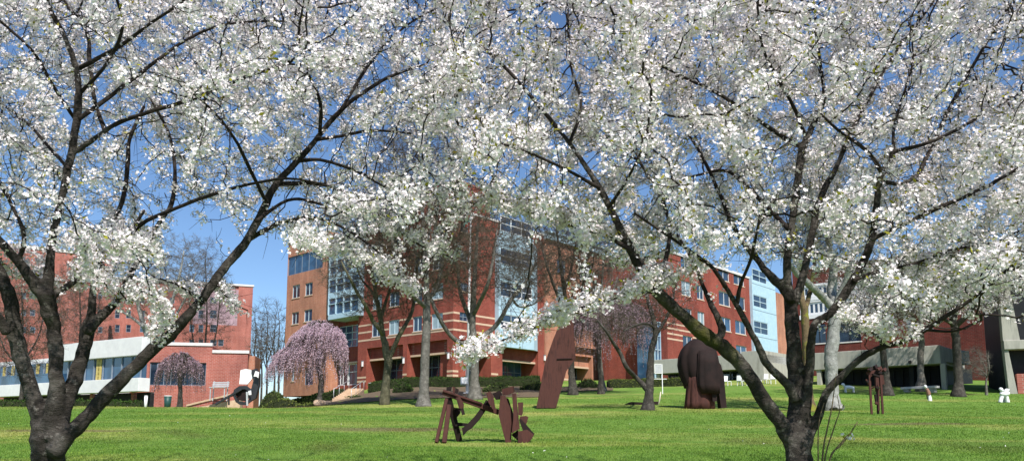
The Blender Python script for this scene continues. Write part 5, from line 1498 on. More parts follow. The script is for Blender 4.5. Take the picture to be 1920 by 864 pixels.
WHITE_PAINT = M_noise('white_paint', (.74, .74, .75), (.84, .84, .83), 4, .5, .4, .05)
SANDSTONE = M_noise('sandstone', (.40, .27, .17), (.56, .41, .29), 2.5, .9, .15, .5, 10)
GREY_METAL = M_noise('galvanised_metal', (.42, .43, .44), (.56, .56, .57), 3, .4, .5, .05, metal=.3)
GREEN_PLASTIC = M_noise('dark_green_paint', (.01, .05, .045), (.02, .075, .065), 3, .5, .4, .05)
PALE_WOOD = M_noise('pale_wood', (.50, .44, .34), (.62, .56, .45), 6, .8, .2, .2)

def sheet(name, quads, mat, lift=.03, nu=24, nv=8, kind='structure'):
    """ground sheet following the lawn, given four corners (px, distance)"""
    (a, b, c, d_) = quads
    V = []
    A, B, Cc, D = [gpt(*q)[:2] for q in (a, b, c, d_)]
    for j in range(nv + 1):
        for i in range(nu + 1):
            s, t = i / nu, j / nv
            e = .5 * (1 - t) * math.sin(i * 1.3) * .8
            p = (A * (1 - s) + B * s) * (1 - t) + (D * (1 - s) + Cc * s) * t
            p = p + np.array((0, e))
            V.append((p[0], p[1], GZ(*p) + lift + .06 * math.sin(i * 2.1 + j) * (0 < j)))
    idx = np.arange((nu + 1) * (nv + 1)).reshape(nv + 1, nu + 1)
    F = np.stack([idx[:-1, :-1], idx[:-1, 1:], idx[1:, 1:], idx[1:, :-1]], -1).reshape(-1, 4)
    o = np_mesh(name, V, [F], mat, smooth=True); tag(o, kind=kind); return o
sheet('planting_bed_ground', ((468, 52.5), (1012, 61), (1012, 84), (468, 84)), SOIL, lift=.05)
sheet('planting_bed_ground', ((1012, 70), (1150, 73), (1150, 82), (1012, 82)), SOIL, lift=.05)

def hedge(name, label, pts, h, w, mat, cat='hedge', per=260, leaf=.13, round_=.0, group=None):
    """clipped hedge along a plan polyline [(px, d)]: dark core with leaves over it"""
    W = np.array([gpt(*p)[:2] for p in pts]); b = (W[0] + W[-1]) / 2
    root = thing(name, label, cat, (b[0], b[1], GZ(*b)), 0, group)
    seg = np.concatenate([[0], np.cumsum(np.linalg.norm(np.diff(W, axis=0), axis=1))]); Ln = seg[-1]
    n = max(2, int(Ln / .5)); t = np.linspace(0, Ln, n); Q = np.stack([np.interp(t, seg, W[:, k]) for k in range(2)], -1)
    m = MB(); V = []; F = []
    for i, q in enumerate(Q):
        tt = Q[min(i + 1, n - 1)] - Q[max(i - 1, 0)]; tt /= np.linalg.norm(tt); no = np.array((-tt[1], tt[0]))
        g = GZ(*q); hh = h * (.9 + .06 * math.sin(i * .9) + .05 * rnd.random()) * (1 - round_ * abs(2 * i / (n - 1) - 1) ** 2)
        for (o, z) in ((-.46, -.1), (-.44, hh * .7), (-.3, hh * .94), (.3, hh * .94), (.44, hh * .7), (.46, -.1)):
            p = q + no * o * w; V.append((p[0], p[1], g + z))
    for i in range(n - 1):
        for j in range(5): F.append((i * 6 + j, i * 6 + 6 + j, i * 6 + 7 + j, i * 6 + 1 + j))
    F.append(tuple(range(6))); F.append(tuple(range((n - 1) * 6, n * 6))[::-1])
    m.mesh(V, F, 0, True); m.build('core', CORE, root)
    K = int(Ln * per * (h + w * .5)); V = np.array(V).reshape(n, 6, 3)
    i = rng.integers(0, n - 1, K); j = rng.integers(0, 5, K); u = rng.random((K, 1)); v = rng.random((K, 1))
    c = (V[i, j] * (1 - u) + V[i + 1, j] * u) * (1 - v) + (V[i, j + 1] * (1 - u) + V[i + 1, j + 1] * u) * v
    c = c + rng.normal(0, .035 + .03 * round_, c.shape)
    LV, LF = leaf_quads(c, leaf * (.6 + .8 * rng.random(K)), .6, up=(0, 0, .5))
    np_mesh('leaves', LV, [LF], mat, root)
    return root
hedge('clipped_hedge', 'long dark clipped hedge under the striped arcade', [(690, 84), (760, 84.5), (860, 83), (1010, 86)], 1.2, 1.3, LEAF_DARK)
hedge('clipped_hedge', 'dark clipped hedge left of the steps below the orange tower', [(520, 92), (575, 88), (640, 84)], 1.15, 1.3, LEAF_DARK)
hedge('clipped_hedge', 'olive green low hedge in front of the orange arcade', [(1142, 80), (1240, 82), (1335, 80)], .95, 1.2, LEAF_OLIVE)
hedge('clipped_hedge', 'dark hedge at the lawn edge behind the left cherry trunk', [(-60, 51), (70, 51), (132, 51)], .62, 1.0, LEAF_DARK)
hedge('clipped_hedge', 'short dark hedge at the lawn edge right of the left cherry trunk', [(146, 51), (210, 51), (268, 51)], .55, 1.0, LEAF_DARK)
for lab, pts, h, w, mt in (('rounded olive shrub in the bed left of the weeping cherry', [(498, 60), (530, 60), (560, 60.5)], .85, 1.6, LEAF_OLIVE),
      ('spreading pale olive shrub just left of the weeping cherry trunk', [(556, 58.5), (575, 58.5), (592, 58.5)], .6, 1.4, LEAF_OLIVE),
      ('tall dark shrub below the far bare trees', [(490, 78), (512, 78), (536, 78)], 2.2, 2.6, LEAF_MID),
      ('low dark shrub in the bed behind the mossy forked tree', [(738, 70), (755, 70), (772, 70)], 1.1, 2.0, LEAF_DARK),
      ('low green shrub between the weeping cherry and the steps', [(648, 72), (660, 72), (672, 72)], .6, 1.2, LEAF_MID),
      ('low straggling shrub at the foot of the flagpole', [(905, 70), (930, 70), (960, 70.5)], .8, 1.4, LEAF_MID),
      ('pale low shrub behind the leaning rusty slab', [(975, 74), (1000, 74), (1035, 75)], .7, 1.4, LEAF_OLIVE),
      ('dark shrub by the trunks behind the slab', [(1082, 80), (1105, 80), (1122, 80)], 1.0, 1.4, LEAF_DARK)):
    hedge('shrub', lab, pts, h, w, mt, 'shrub', per=150, leaf=.16, round_=.75)

# stones beside the steps
for (px, d, r, lab) in ((598, 56, .30, 'tan boulder at the foot of the weeping cherry'), (606, 56.4, .24, 'smaller tan boulder right of the first one'), (614, 57.5, .2, 'smallest brown boulder near the steps')):
    b = gpt(px, d); m = MB(); V = []; F = []
    n, k = 10, 6
    for j in range(k + 1):
        for i in range(n):
            a = i / n * 6.283; f = j / k * math.pi
            q = r * (1 + .18 * math.sin(3 * a + j) + .12 * rnd.random())
            V.append((b[0] + q * math.sin(f) * math.cos(a) * 1.3, b[1] + q * math.sin(f) * math.sin(a), b[2] + .05 + q * (.45 + .75 * -math.cos(f))))
    for j in range(k):
        for i in range(n): F.append((j * n + i, j * n + (i + 1) % n, (j + 1) * n + (i + 1) % n, (j + 1) * n + i))
    m.mesh(V, F); o = m.build('boulder', SANDSTONE); tag(o, lab, 'boulder', 'boulders by the steps')

# entrance steps with rails
def steps():
    a = gpt(640, 70); b = gpt(668, 84); dirv = b[:2] - a[:2]; ln = np.linalg.norm(dirv); dirv /= ln; no = np.array((dirv[1], -dirv[0]))
    root = thing('entrance_steps', 'sandstone steps climbing with metal handrails to the entrance', 'steps', a)
    n = 10; z0 = a[2]; z1 = b[2] + .7
    for i in range(n):
        c = a[:2] + dirv * ln * (i + .5) / n; z = z0 + (z1 - z0) * (i + 1) / n
        m = MB(); m.obox((c[0], c[1], z - .6), (*dirv, 0), (*no, 0), (0, 0, 1), ln / n / 2 - .004, .85, .6, 0, .01); m.build('step', SANDSTONE, root)
    for s in (-.82, .82):
        m = MB(); p = [np.array((*(a[:2] + dirv * ln * t + no * s), z0 + (z1 - z0) * t + 1.0)) for t in (0.05, .35, .65, .97)]
        m.tube(p, .035, 6)
        r = m.build('handrail', GREY_METAL, root)
        for q in p:
            m = MB(); m.tube([q, q - np.array((0, 0, 1.0))], .028, 6); m.build('post', GREY_METAL, r)
    c = b[:2] + no * 1.7
    m = MB(); m.obox((c[0], c[1], z1 - .2), (*dirv, 0), (*no, 0), (0, 0, 1), .4, .4, .9, 0, .03); m.build('end_block', COPING, root)
steps()

# ------------------------------------------------------------------ sculptures
def from_zoom(x0, y0, s):
    return lambda x, y: (x0 + x / s, y0 + y / s)

def plate(name, pts, d, t, mat, parent, tilt=0.0, zf=None):
    """steel plate: outline traced in the photograph, at distance d, thickness t (metres), its right side set back by tilt"""
    W = [P(*(zf(*q) if zf else q), d) for q in pts]
    xm = sum(w[0] for w in W) / len(W)
    m = MB(); n = len(W)
    A = [w + np.array((0, (w[0] - xm) * tilt - t / 2, 0)) for w in W]; B = [w + np.array((0, t, 0)) for w in A]
    ar = sum(W[i][0] * W[(i + 1) % n][2] - W[(i + 1) % n][0] * W[i][2] for i in range(n))
    f0, f1 = tuple(range(n)), tuple(range(n, 2 * n))[::-1]
    if ar < 0: f0, f1 = f0[::-1], f1[::-1]
    fs = [f0, f1]
    for i in range(n):
        q = (i, n + i, n + (i + 1) % n, (i + 1) % n); fs.append(q if ar > 0 else q[::-1])
    m.mesh(A + B, fs)
    return m.build(name, mat, parent)

def front_sculpture():
    b = on_ground(900, 829); d = b[1]
    z = from_zoom(800, 710, 6.173)
    root = thing('rust_steel_sculpture', 'brown steel sculpture of leaning legs, beam and tilted plates, nearest on the grass', 'sculpture', b)
    def beam(name, a, c, w, t, da=0.0, dc=0.0, mat=RUST):
        A, Cc = P(*z(*a), d + da), P(*z(*c), d + dc)
        m = MB(); m.bar(A, Cc, t, w / 6.173 * d / FPX, (0, -1, .0) if False else (0, 0, 1), 0, .012); return m.build(name, mat, root)
    def sbeam(name, a, c, w, t, da=0.0, dc=0.0, mat=RUST):
        A, Cc = P(*z(*a), d + da), P(*z(*c), d + dc)
        m = MB(); m.bar(A, Cc, w / 6.173 * d / FPX, t, (0, -1, 0), 0, .012); return m.build(name, mat, root)
    sbeam('leg', (112, 735), (232, 230), 40, .14, -.30, -.02)
    sbeam('leg', (203, 738), (262, 300), 52, .12, -.34, -.06)
    sbeam('leg', (380, 712), (255, 225), 66, .20, .35, .05, RUST_DARK_SHADE)
    sbeam('beam', (185, 150), (835, 385), 62, .24, .0, .12)
    sbeam('flange', (190, 138), (640, 288), 26, .34, .0, .08)
    plate('bracket', [(340, 215), (385, 205), (430, 290), (425, 340), (375, 340)], d - .18, .10, RUST, root, .2, z)
    plate('bracket', [(392, 345), (425, 340), (443, 408), (410, 415)], d - .14, .12, RUST_DARK_SHADE, root, .2, z)
    plate('lug', [(300, 90), (330, 95), (325, 165), (305, 160)], d - .05, .12, RUST, root, 0, z)
    plate('lug', [(232, 95), (290, 90), (280, 140), (230, 135)], d + .05, .16, RUST_DARK_SHADE, root, 0, z)
    plate('lug', [(335, 100), (372, 120), (360, 165), (330, 160)], d + .08, .1, RUST_DARK_SHADE, root, 0, z)
    plate('elbow', [(425, 650), (412, 570), (480, 515), (560, 430), (640, 320), (690, 240), (742, 270), (735, 320), (680, 365), (610, 470), (520, 570), (470, 600)], d + .12, .26, RUST_DARK_SHADE, root, .1, z)
    plate('strut', [(310, 330), (395, 340), (385, 400), (350, 440), (345, 500), (480, 512), (470, 545), (330, 545), (300, 450)], d + .18, .16, RUST_DARK_SHADE, root, .0, z)
    plate('plate', [(690, 165), (735, 140), (770, 190), (795, 340), (765, 350), (715, 270)], d - .22, .08, RUST, root, .5, z)
    plate('plate', [(762, 170), (850, 130), (872, 175), (860, 235), (800, 240)], d + .22, .10, RUST_DARK_SHADE, root, -.3, z)
    plate('leg', [(855, 190), (912, 195), (1000, 430), (985, 600), (975, 757), (920, 757), (832, 410)], d - .20, .12, RUST, root, .25, z)
    plate('leg', [(905, 215), (945, 225), (1010, 420), (1000, 640), (960, 560), (985, 430)], d + .12, .16, RUST_DARK_SHADE, root, .0, z)
    plate('cap_plate', [(868, 118), (1008, 84), (1018, 152), (940, 185), (880, 185)], d - .10, .14, RUST, root, -.35, z)
    plate('plate', [(988, 168), (1036, 165), (1052, 330), (1078, 575), (985, 625), (1005, 430)], d - .32, .09, RUST, root, .3, z)
    plate('plate', [(1056, 272), (1118, 268), (1112, 400), (1100, 425), (1062, 415)], d - .02, .10, RUST, root, .4, z)
    plate('plate', [(1082, 432), (1150, 425), (1178, 442), (1152, 522), (1072, 470)], d - .12, .18, RUST, root, .2, z)
    plate('foot_plate', [(1058, 605), (1165, 585), (1242, 645), (1215, 695), (1170, 738), (1058, 747)], d - .30, .12, RUST, root, .35, z)
    plate('brace', [(1068, 470), (1092, 460), (1248, 635), (1225, 655), (1165, 590), (1130, 640)], d - .14, .22, RUST_DARK_SHADE, root, .1, z)
    plate('brace', [(980, 645), (1062, 585), (1058, 715)], d - .06, .20, RUST_DARK_SHADE, root, .0, z)
front_sculpture()

def slab_sculpture():
    b = on_ground(1024, 765.5); d = b[1]; z = from_zoom(920, 580, 4.3206)
    root = thing('leaning_steel_slab', 'tall leaning brown steel slab that widens towards its top', 'sculpture', b)
    plate('plate', [(368, 798), (528, 797), (612, 500), (690, 392), (672, 120), (640, 66), (596, 84), (560, 112), (505, 245), (440, 430)], d, .34, RUST, root, .22, z)
    plate('rib', [(436, 797), (446, 797), (538, 396), (604, 84), (596, 84), (528, 396)], d - .17, .12, RUST_DARK_SHADE, root, .22, z)
    plate('seam', [(534, 404), (660, 397), (660, 392), (536, 398)], d - .15, .08, RUST_DARK_SHADE, root, .22, z)
slab_sculpture()

def dome_sculpture():
    b = on_ground(1308, 766.5); d = b[1] + 1.2; s = d / FPX
    z = from_zoom(1220, 480, 2.88)
    root = thing('domed_steel_sculpture', 'dark rusty domed sculpture of folded steel with a draped skirt', 'sculpture', (b[0], d, GZ(b[0], d)))
    def loft(name, rows, mat, dep, fold, nf, arc, dy=0.0, th=.06):
        m = MB(); V = []; n = 96
        for (y, xl, xr) in rows:
            A, B = P(*z(xl, y), d), P(*z(xr, y), d); c = (A + B) / 2; rx = np.linalg.norm(B - A) / 2
            g = (y - rows[0][0]) / (rows[-1][0] - rows[0][0])
            for i in range(n + 1):
                a = arc[0] + (arc[1] - arc[0]) * i / n
                k = 1 + fold * (.25 + g) * (abs(math.sin(a * nf * .5 + 1.3 * math.sin(a * 2))) - .55) + .02 * math.sin(a * 3 + y * .02)
                V.append(c + np.array((math.cos(a) * rx * k, math.sin(a) * rx * dep * k + dy, 0)))
        r_ = len(rows)
        F = [(j * (n + 1) + i, (j + 1) * (n + 1) + i, (j + 1) * (n + 1) + i + 1, j * (n + 1) + i + 1) for j in range(r_ - 1) for i in range(n)]
        m.mesh(V, F, 0, True)
        if arc[1] - arc[0] > 6: m.f.append(tuple(range(n + 1))); m.uv += [(0, 0)] * (n + 1); m.mi.append(0); m.sm.append(False)
        o = m.build(name, mat, root)
        so = o.modifiers.new('thick', 'SOLIDIFY'); so.thickness = th; so.offset = -1
        return o
    full = (-math.pi, math.pi)
    loft('hood', [(447, 232, 286), (455, 214, 306), (468, 198, 322), (486, 180, 338), (510, 164, 350), (545, 152, 361), (590, 149, 369), (630, 155, 374), (665, 167, 377), (690, 177, 375), (712, 183, 368)], RUST_DARK_SHADE, .80, .10, 9, full)
    loft('skirt', [(640, 190, 322), (680, 188, 324), (730, 184, 327), (790, 181, 331), (824, 178, 334)], RUST, .85, .13, 11, full, -.35)
    loft('fold', [(520, 236, 330), (580, 232, 338), (640, 230, 344), (700, 232, 346), (745, 250, 344)], RUST_DARK_SHADE, .5, .14, 7, full, -1.05)
    plate('side_plate', [(322, 560), (352, 560), (360, 660), (357, 782), (332, 785), (324, 690)], d - 1.0, .16, RUST_DARK_SHADE, root, .4, z)
    plate('leg', [(350, 560), (372, 590), (388, 650), (404, 818), (372, 820), (356, 715), (345, 640)], d - .1, .7, RUST_DARK_SHADE, root, .2, z)
dome_sculpture()

def spindly():
    b = on_ground(1643, 776); d = b[1]; z = from_zoom(1560, 680, 4.695)
    root = thing('spindly_steel_sculpture', 'spindly rusty sculpture on three thin legs with a jumbled crossbar', 'sculpture', b)
    def bar(name, a, c, w, da=0, dc=0, mat=RUST):
        m = MB(); m.bar(P(*z(*a), d + da), P(*z(*c), d + dc), w / 4.695 * d / FPX, w / 4.695 * d / FPX * .8, (0, -1, 0), 0, .01); return m.build(name, mat, root)
    bar('leg', (350, 460), (328, 85), 18, -.2, 0); bar('leg', (407, 452), (392, 95), 18, .3, .1, RUST_DARK_SHADE); bar('leg', (447, 450), (425, 80), 18, -.1, 0)
    bar('crossbar', (308, 92), (470, 58), 26, 0, .1); bar('crossbar', (312, 58), (440, 90), 22, .12, -.05, RUST_DARK_SHADE)
    bar('strut', (318, 52), (345, 118), 16, -.1, 0); bar('strut', (300, 145), (332, 205), 14, -.05, 0); bar('strut', (436, 108), (448, 190), 26, .0, .05)
    bar('panel', (392, 120), (400, 250), 30, -.15, -.1); bar('panel', (384, 275), (396, 368), 24, -.1, -.12, RUST_DARK_SHADE); bar('panel', (408, 190), (412, 420), 14, -.2, -.18)
    bar('scrap', (330, 70), (350, 40), 22, -.2, -.1, RUST_DARK_SHADE); bar('scrap', (455, 70), (470, 50), 22, -.1, .1); bar('scrap', (360, 100), (420, 120), 16, -.25, -.2, RUST_DARK_SHADE); bar('scrap', (400, 60), (430, 40), 24, -.2, 0)
    bar('scrap', (305, 170), (322, 160), 20, -.1, -.1, RUST_DARK_SHADE); bar('scrap', (384, 210), (412, 225), 20, -.3, -.25, RUST_DARK_SHADE); bar('scrap', (380, 345), (400, 360), 22, -.2, -.2)
    bar('strut', (372, 40), (392, 30), 30, 0, .1, RUST_DARK_SHADE); bar('strut', (340, 230), (380, 205), 12, 0, -.1); bar('strut', (398, 300), (440, 270), 12, 0, -.1)
spindly()

# small painted figures
def blob_tubes(root, name, chains, mat):
    m = MB()
    for pts, rr in chains: m.tube(catmull(np.array(pts), 4), np.interp(np.linspace(0, 1, (len(pts) - 1) * 4 + 1), np.linspace(0, 1, len(rr)), rr), 9)
    return m.build(name, mat, root)
def white_figure():
    b = on_ground(1883, 754); d = b[1]; z = from_zoom(1600, 560, 4.116); q = lambda x, y, o=0: P(*z(x, y), d + o)
    root = thing('white_sculpture', 'chunky white four legged abstract figure on the grass near the concrete tower', 'sculpture', b)
    u = d / FPX / 4.116
    blob_tubes(root, 'leg', [([q(1133, 800), q(1142, 765), q(1158, 735)], [15 * u, 14 * u, 17 * u])], WHITE_PAINT)
    blob_tubes(root, 'leg', [([q(1192, 800), q(1184, 765), q(1172, 735)], [15 * u, 14 * u, 17 * u])], WHITE_PAINT)
    blob_tubes(root, 'body', [([q(1132, 728, -.05), q(1160, 733, -.05), q(1185, 728, -.05), q(1196, 720, -.05)], [10 * u, 20 * u, 20 * u, 14 * u])], WHITE_PAINT)
    blob_tubes(root, 'head', [([q(1128, 690, -.1), q(1140, 697, -.1), q(1150, 712, -.1)], [9 * u, 14 * u, 12 * u])], WHITE_PAINT)
    blob_tubes(root, 'arm', [([q(1170, 715, .1), q(1182, 704, .1), q(1200, 702, .1)], [12 * u, 13 * u, 9 * u])], WHITE_PAINT)
    blob_tubes(root, 'leg', [([q(1164, 798, .35), q(1162, 765, .3), q(1164, 740, .2)], [12 * u, 11 * u, 13 * u])], WHITE_PAINT)
white_figure()
def small_figure():
    b = on_ground(1743, 751); d = b[1]; z = from_zoom(1600, 560, 4.116); q = lambda x, y, o=0: P(*z(x, y), d + o)
    root = thing('painted_sculpture', 'small brown and white painted figure standing in the tree shade before the bench', 'sculpture', b)
    u = d / FPX / 4.116; tan_ = M_noise('brown_painted_plaster', (.20, .10, .07), (.32, .18, .13), 4, .7, .2, .1)
    blob_tubes(root, 'base', [([q(592, 790), q(590, 765), q(584, 738)], [15 * u, 13 * u, 11 * u])], WHITE_PAINT)
    blob_tubes(root, 'torso', [([q(584, 742, -.02), q(578, 718), q(566, 690)], [13 * u, 15 * u, 10 * u])], tan_)
    blob_tubes(root, 'head', [([q(563, 685), q(556, 674), q(551, 664)], [9 * u, 11 * u, 7 * u])], WHITE_PAINT)
    blob_tubes(root, 'back', [([q(576, 775, .12), q(573, 745, .12), q(568, 720, .12)], [7 * u, 9 * u, 7 * u])], BLACK_PAINT)
small_figure()
def tiny_dog():
    b = gpt(1594, 62); d = b[1]; s = .012
    root = thing('white_animal_figure', 'tiny white animal figure on the grass right of the plane tree', 'sculpture', b)
    o = np.array((b[0], d, b[2]))
    Q = lambda x, y, z_: o + np.array((x, y, z_))
    blob_tubes(root, 'body', [([Q(-.38, 0, .42), Q(0, 0, .42), Q(.4, 0, .36)], [.13, .16, .12])], WHITE_PAINT)
    blob_tubes(root, 'head', [([Q(-.38, 0, .5), Q(-.48, 0, .66), Q(-.62, 0, .66)], [.09, .12, .06])], WHITE_PAINT)
    for x in (-.32, .34):
        for y in (-.08, .08): blob_tubes(root, 'leg', [([Q(x, y, .34), Q(x, y, .16), Q(x + .02, y, -.03)], [.06, .045, .05])], WHITE_PAINT)
tiny_dog()

def black_sculpture():
    b = gpt(468, 53); d = b[1]; z = from_zoom(230, 520, 3.456)
    root = thing('black_steel_sculpture', 'black and white painted steel sculpture with a long bar reaching left at the bed edge', 'sculpture', b)
    plate('white_panel', [(762, 690), (770, 600), (800, 592), (852, 600), (840, 650), (810, 690)], d, .12, WHITE_PAINT, root, .3, z)
    plate('curved_plate', [(840, 600), (868, 590), (888, 625), (885, 700), (865, 780), (820, 810), (835, 740), (852, 670)], d + .1, .35, BLACK_PAINT, root, .2, z)
    plate('arc', [(718, 760), (728, 725), (760, 702), (800, 700), (838, 730), (822, 742), (795, 722), (765, 724), (742, 742), (736, 768), (752, 798), (738, 808)], d - .2, .22, BLACK_PAINT, root, .15, z)
    plate('arc', [(738, 808), (752, 798), (790, 806), (822, 790), (836, 800), (800, 826), (762, 824)], d - .3, .18, BLACK_PAINT, root, .0, z)
    plate('disc', [(735, 745), (752, 715), (790, 705), (822, 730), (820, 775), (795, 800), (752, 795)], d, .2, RUST_DARK_SHADE, root, .0, z)
    m = MB(); m.bar(P(*z(600, 822), d - .5), P(*z(770, 722), d - .3), .16, .16, bev=.02); m.build('bar', BLACK_PAINT, root)
    m = MB(); m.bar(P(*z(688, 825), d - .4), P(*z(688, 762), d - .4), .1, .1, bev=.01); m.build('leg', BLACK_PAINT, root)
    m = MB(); m.bar(P(*z(808, 830), d - .4), P(*z(806, 740), d - .4), .12, .12, bev=.01); m.build('leg', GREY_METAL, root)
    plate('white_panel', [(815, 735), (832, 730), (834, 758), (818, 760)], d - .5, .08, WHITE_PAINT, root, .0, z)
    plate('curl', [(850, 640), (862, 605), (884, 612), (880, 650), (868, 640)], d - .4, .1, WHITE_PAINT, root, .0, z)
black_sculpture()

def low_plate():
    b = on_ground(1203, 758)
    root = thing('low_steel_sculpture', 'low dark steel plates lying on the grass by the leaning dark tree', 'sculpture', b)
    d = b[1]
    for (p, dy, h) in (([(1172, 757), (1182, 753), (1206, 754), (1212, 760), (1180, 761)], 0, .7), ([(1200, 758), (1216, 752), (1236, 752), (1234, 760), (1206, 761)], .5, .8)):
        W = [P(x, y, d) for x, y in p]
        m = MB(); n = len(W); A = [w + np.array((0, dy - h / 2, 0)) for w in W]; B = [w + np.array((0, dy + h / 2, 0)) for w in W]
        m.mesh(A + B, [tuple(range(n))[::-1], tuple(range(n, 2 * n))] + [(i, (i + 1) % n, n + (i + 1) % n, n + i) for i in range(n)]); m.build('plate', RUST_DARK_SHADE, root)
low_plate()

# ------------------------------------------------------------------ street furniture
def flagpole():
    d = 66.0; b = gpt(876, d)
    root = thing('flagpole', 'slender white flagpole in front of the grey forked tree', 'flagpole', b)
    top = P(881, 405, d); top[0] = b[0] + .2
    m = MB(); m.tube([b - np.array((0, 0, .2)), b + (top - b) * .5, top], [.15, .12, .07], 12); pl = m.build('pole', WHITE_PAINT, root)
    m = MB(); V = []; m.tube([top, top + np.array((0, 0, .12))], [.12, .05], 10); m.build('finial', GREY_METAL, root)
    m = MB(); m.tube([b, b + np.array((0, 0, .12))], [.42, .36], 16); m.build('base', COPING, root)
    teal = M_noise('teal_cloth', (.05, .28, .28), (.08, .36, .34), 4, .9, .1, 0); red = M_noise('red_cloth', (.45, .04, .04), (.55, .07, .06), 4, .9, .1, 0)
    m = MB(); n = 10; V = []
    for j in range(5):
        for i in range(n + 1):
            x = i / n; V.append(top + np.array((-.08 - .55 * x, .10 * math.sin(x * 7 + j * .4), -.25 - j * .16 - .5 * x * x)))
    F = [(j * (n + 1) + i, j * (n + 1) + i + 1, (j + 1) * (n + 1) + i + 1, (j + 1) * (n + 1) + i) for j in range(4) for i in range(n)]
    m.mesh(V, F, 0, True); m.mi = [0 if k < 2 * n else 1 for k in range(len(F))]
    fl = m.build('flag', [teal, red], root); so = fl.modifiers.new('thick', 'SOLIDIFY'); so.thickness = .01
    for dx in (-.45, -.14):
        m = MB(); c = b + np.array((dx, -.3, 1.15)); m.obox(c, (1, 0, 0), (0, 1, 0), (0, 0, 1), .13 if dx < -.3 else .2, .14, .3, 0, .04); m.build('floodlight', WHITE_PAINT, root)
    m = MB(); m.bar(b + np.array((-.6, -.15, .82)), b + np.array((.1, -.15, .82)), .08, .08); m.build('bracket', GREY_METAL, root)
flagpole()

def bench():
    A, B = gpt(1694, 63), gpt(1761, 60.5); u = B[:2] - A[:2]; ln = np.linalg.norm(u); u /= ln; n = np.array((u[1], -u[0])); c = (A + B) / 2
    root = thing('concrete_bench', 'long pale concrete bench under the trees before the canopy', 'bench', c)
    m = MB(); m.obox((c[0], c[1], c[2] + .42), (*u, 0), (*n, 0), (0, 0, 1), ln / 2, .28, .10, 0, .02); m.build('seat', COPING, root)
    for s in (-.36, .36):
        p = c[:2] + u * ln * s; m = MB(); m.obox((p[0], p[1], c[2] + .13), (*u, 0), (*n, 0), (0, 0, 1), .22, .2, .185, 0, .02); m.build('support', CONCRETE, root)
bench()

def sign():
    d = 64; b = gpt(1243, d)
    root = thing('sign_frame', 'thin white sign frame on a post with a crossbar beside the pavilion', 'sign', b)
    t = P(1243, 682, d)[2]
    m = MB(); m.bar(b, (b[0], d, t), .06, .06); m.build('post', WHITE_PAINT, root)
    zc = P(1243, 710, d)[2]
    m = MB(); m.bar((b[0] - .72, d, zc), (b[0] + .38, d, zc), .05, .05, bev=.01); m.build('crossbar', WHITE_PAINT, root)
    z1 = P(1243, 699, d)[2]; x0 = b[0] - .62
    for (p, q) in (((x0, t), (b[0] - .05, t)), ((x0, z1), (b[0] - .05, z1)), ((x0, z1), (x0, t))):
        m = MB(); m.bar((p[0], d, p[1]), (q[0], d, q[1]), .05, .05, up=(0, 1, 0)); m.build('frame', WHITE_PAINT, root)
    m = MB(); m.obox(((x0 + b[0]) / 2, d + .01, (z1 + t) / 2), (1, 0, 0), (0, 1, 0), (0, 0, 1), .27, .01, (t - z1) / 2 - .05); m.build('panel', GREY_METAL, root)
sign()
m = MB(); b = on_ground(1234, 759); m.tube([b - np.array((0, 0, .1)), b + np.array((.12, 0, .42)), b + np.array((.20, .02, .88))], [.045, .045, .035], 7)
o = m.build('wooden_stake', PALE_WOOD); tag(o, 'pale leaning stake in the grass right of the dark tree', 'stake')

def bin_(px, d, lab, mat, r, h, rim):
    b = gpt(px, d); root = thing('litter_bin', lab, 'bin', b)
    m = MB(); m.tube([b - np.array((0, 0, .1)), b + np.array((0, 0, h * .95))], [r * .8, r], 16); m.build('body', mat, root)
    m = MB(); m.tube([b + np.array((0, 0, h * .951)), b + np.array((0, 0, h))], [r * 1.1, r * 1.05], 16); m.build('rim', rim, root)
bin_(314, 50.5, 'dark green litter bin with a white rim right of the pale speckled tree', GREEN_PLASTIC, .24, .82, WHITE_PAINT)
bin_(273, 50.5, 'narrow white bin left of the pale speckled tree', WHITE_PAINT, .11, .85, GREY_METAL)

def ramp_wall():
    d = 58.0; a = P(350, 757, d); c = P(452, 732, d)
    root = thing('sloping_wall', 'sandstone capped sloping ramp wall in front of the brick wing', 'wall', (a[0], d, a[2] - .3))
    m = MB(); m.ext([(a[0], 0), (c[0], 0), (c[0], c[2] - .2), (a[0], a[2] - .2)], (0, d, 0), (1, 0, 0), (0, 0, 1), (0, 1, 0), .5); m.build('wall', BRICK_ROSE, root)
    m = MB(); m.bar(a - np.array((0, -.25, .12)), c - np.array((0, -.25, .12)), .7, .15, bev=.02); m.build('coping', SANDSTONE, root)
    m = MB(); m.ext([(a[0] + 1.2, 0), (c[0] + .2, 0), (c[0] + .2, c[2] - .65), (a[0] + 1.2, a[2] - .25)], (0, d - .6, 0), (1, 0, 0), (0, 0, 1), (0, 1, 0), .5); m.build('ramp', SANDSTONE, root)
ramp_wall()
def rack():
    d = 56.5; z = from_zoom(230, 520, 3.456)
    b = P(*z(622, 760), d)
    root = thing('metal_bench', 'grey slatted metal bench in front of the brick wing wall', 'bench', (b[0], d, b[2]))
    A, B = P(*z(570, 712), d), P(*z(678, 712), d)
    for i in range(5):
        m = MB(); y = .12 * i; m.bar(A + np.array((0, y - .3, -.0)), B + np.array((0, y - .3, 0)), .09, .05); m.build('slat', GREY_METAL, root)
    for i in range(3):
        m = MB(); h = .14 + .13 * i; m.bar(A + np.array((0, .32 + .04 * i, h)), B + np.array((0, .32 + .04 * i, h)), .05, .09); m.build('back_slat', GREY_METAL, root)
    for t in (.08, .92):
        p = A * (1 - t) + B * t
        m = MB(); m.bar(p + np.array((0, -.25, -1.0)), p + np.array((0, -.25, 0)), .06, .06); m.bar(p + np.array((0, .25, -1.0)), p + np.array((0, .38, .5)), .06, .06); m.build('leg', GREY_METAL, root)
rack()
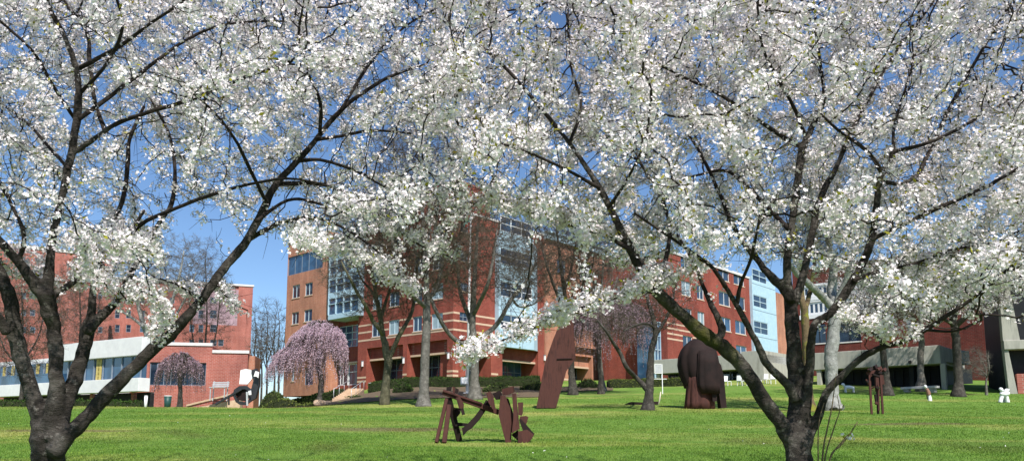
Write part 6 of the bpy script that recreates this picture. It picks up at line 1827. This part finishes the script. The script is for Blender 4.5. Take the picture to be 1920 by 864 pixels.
def chair(b, rz, lab):
    root = thing('garden_chair', lab, 'chair', b, rz, 'white chairs at the pavilion')
    m = MB(); m.obox((0, 0, .45), (1, 0, 0), (0, 1, 0), (0, 0, 1), .26, .26, .03, 0, .01); m.build('seat', WHITE_PAINT, root, world=False)
    m = MB(); m.obox((0, .26, .75), (1, 0, 0), (0, .98, .17), (0, -.17, .98), .26, .025, .28, 0, .01); m.build('backrest', WHITE_PAINT, root, world=False)
    for x in (-.23, .23):
        for y in (-.23, .23):
            m = MB(); m.bar((x, y, -.05), (x, y, .42), .05, .05); m.build('leg', WHITE_PAINT, root, world=False)
for px, d, rz, lab in ((1366, 77, .5, 'white chair alone in the shade left of the thick cherry limb'), (1390, 76, 2.4, 'white chair close left of the concrete end wall'), (1399, 75.5, -.6, 'white chair touching the concrete end wall foot'), (1441, 78, .2, 'white chair right of the concrete end wall'), (1452, 77, 2.8, 'white chair nearest the right cherry trunk'), (1425, 76, 1.2, 'white chair in front of the concrete end wall')):
    chair(gpt(px, d), rz, lab)

# shoots at the foot of the right cherry
def shoots():
    b = np.array((*P(1540, 1000, 6.7)[:2], 0)); b[2] = GZ(b[0], b[1])
    root = thing('cherry_shoots', 'thin brown cherry shoots with one small flower at the right cherry foot', 'shoots', b)
    T = Tubes()
    for line in ([(1540, 1000, 4), (1542, 860, 3), (1552, 800, 2.4), (1560, 762, 2), (1568, 700, 1.2)], [(1541, 1000, 4), (1555, 864, 2.6), (1575, 836, 2.2), (1592, 815, 2), (1608, 790, 1.2)],
                 [(1538, 1000, 4), (1545, 870, 2.6), (1566, 795, 2), (1574, 770, 1.4), (1570, 740, 1)], [(1538, 990, 3), (1534, 850, 2.2), (1536, 790, 1.6), (1545, 755, 1)], [(1541, 990, 3), (1552, 872, 2.2), (1583, 822, 1.8), (1596, 812, 1.3)]):
        C = catmull(np.array([(*P(x, y, 6.7), r * 6.7 / FPX) for x, y, r in line]), 5); T.add(C[:, :3], C[:, 3] * .6, 5)
    T.build('stems', STEM_GREEN, root)
    cen = np.array([P(1590, 820, 6.7) + rng.normal(0, .012, 3) for _ in range(3)] + [P(1583, 816, 6.72)])
    blossom_mesh('flower', cen, root, per=3, ball=.028, fr=.018, leafp=2.5, leafsize=.04)
shoots()
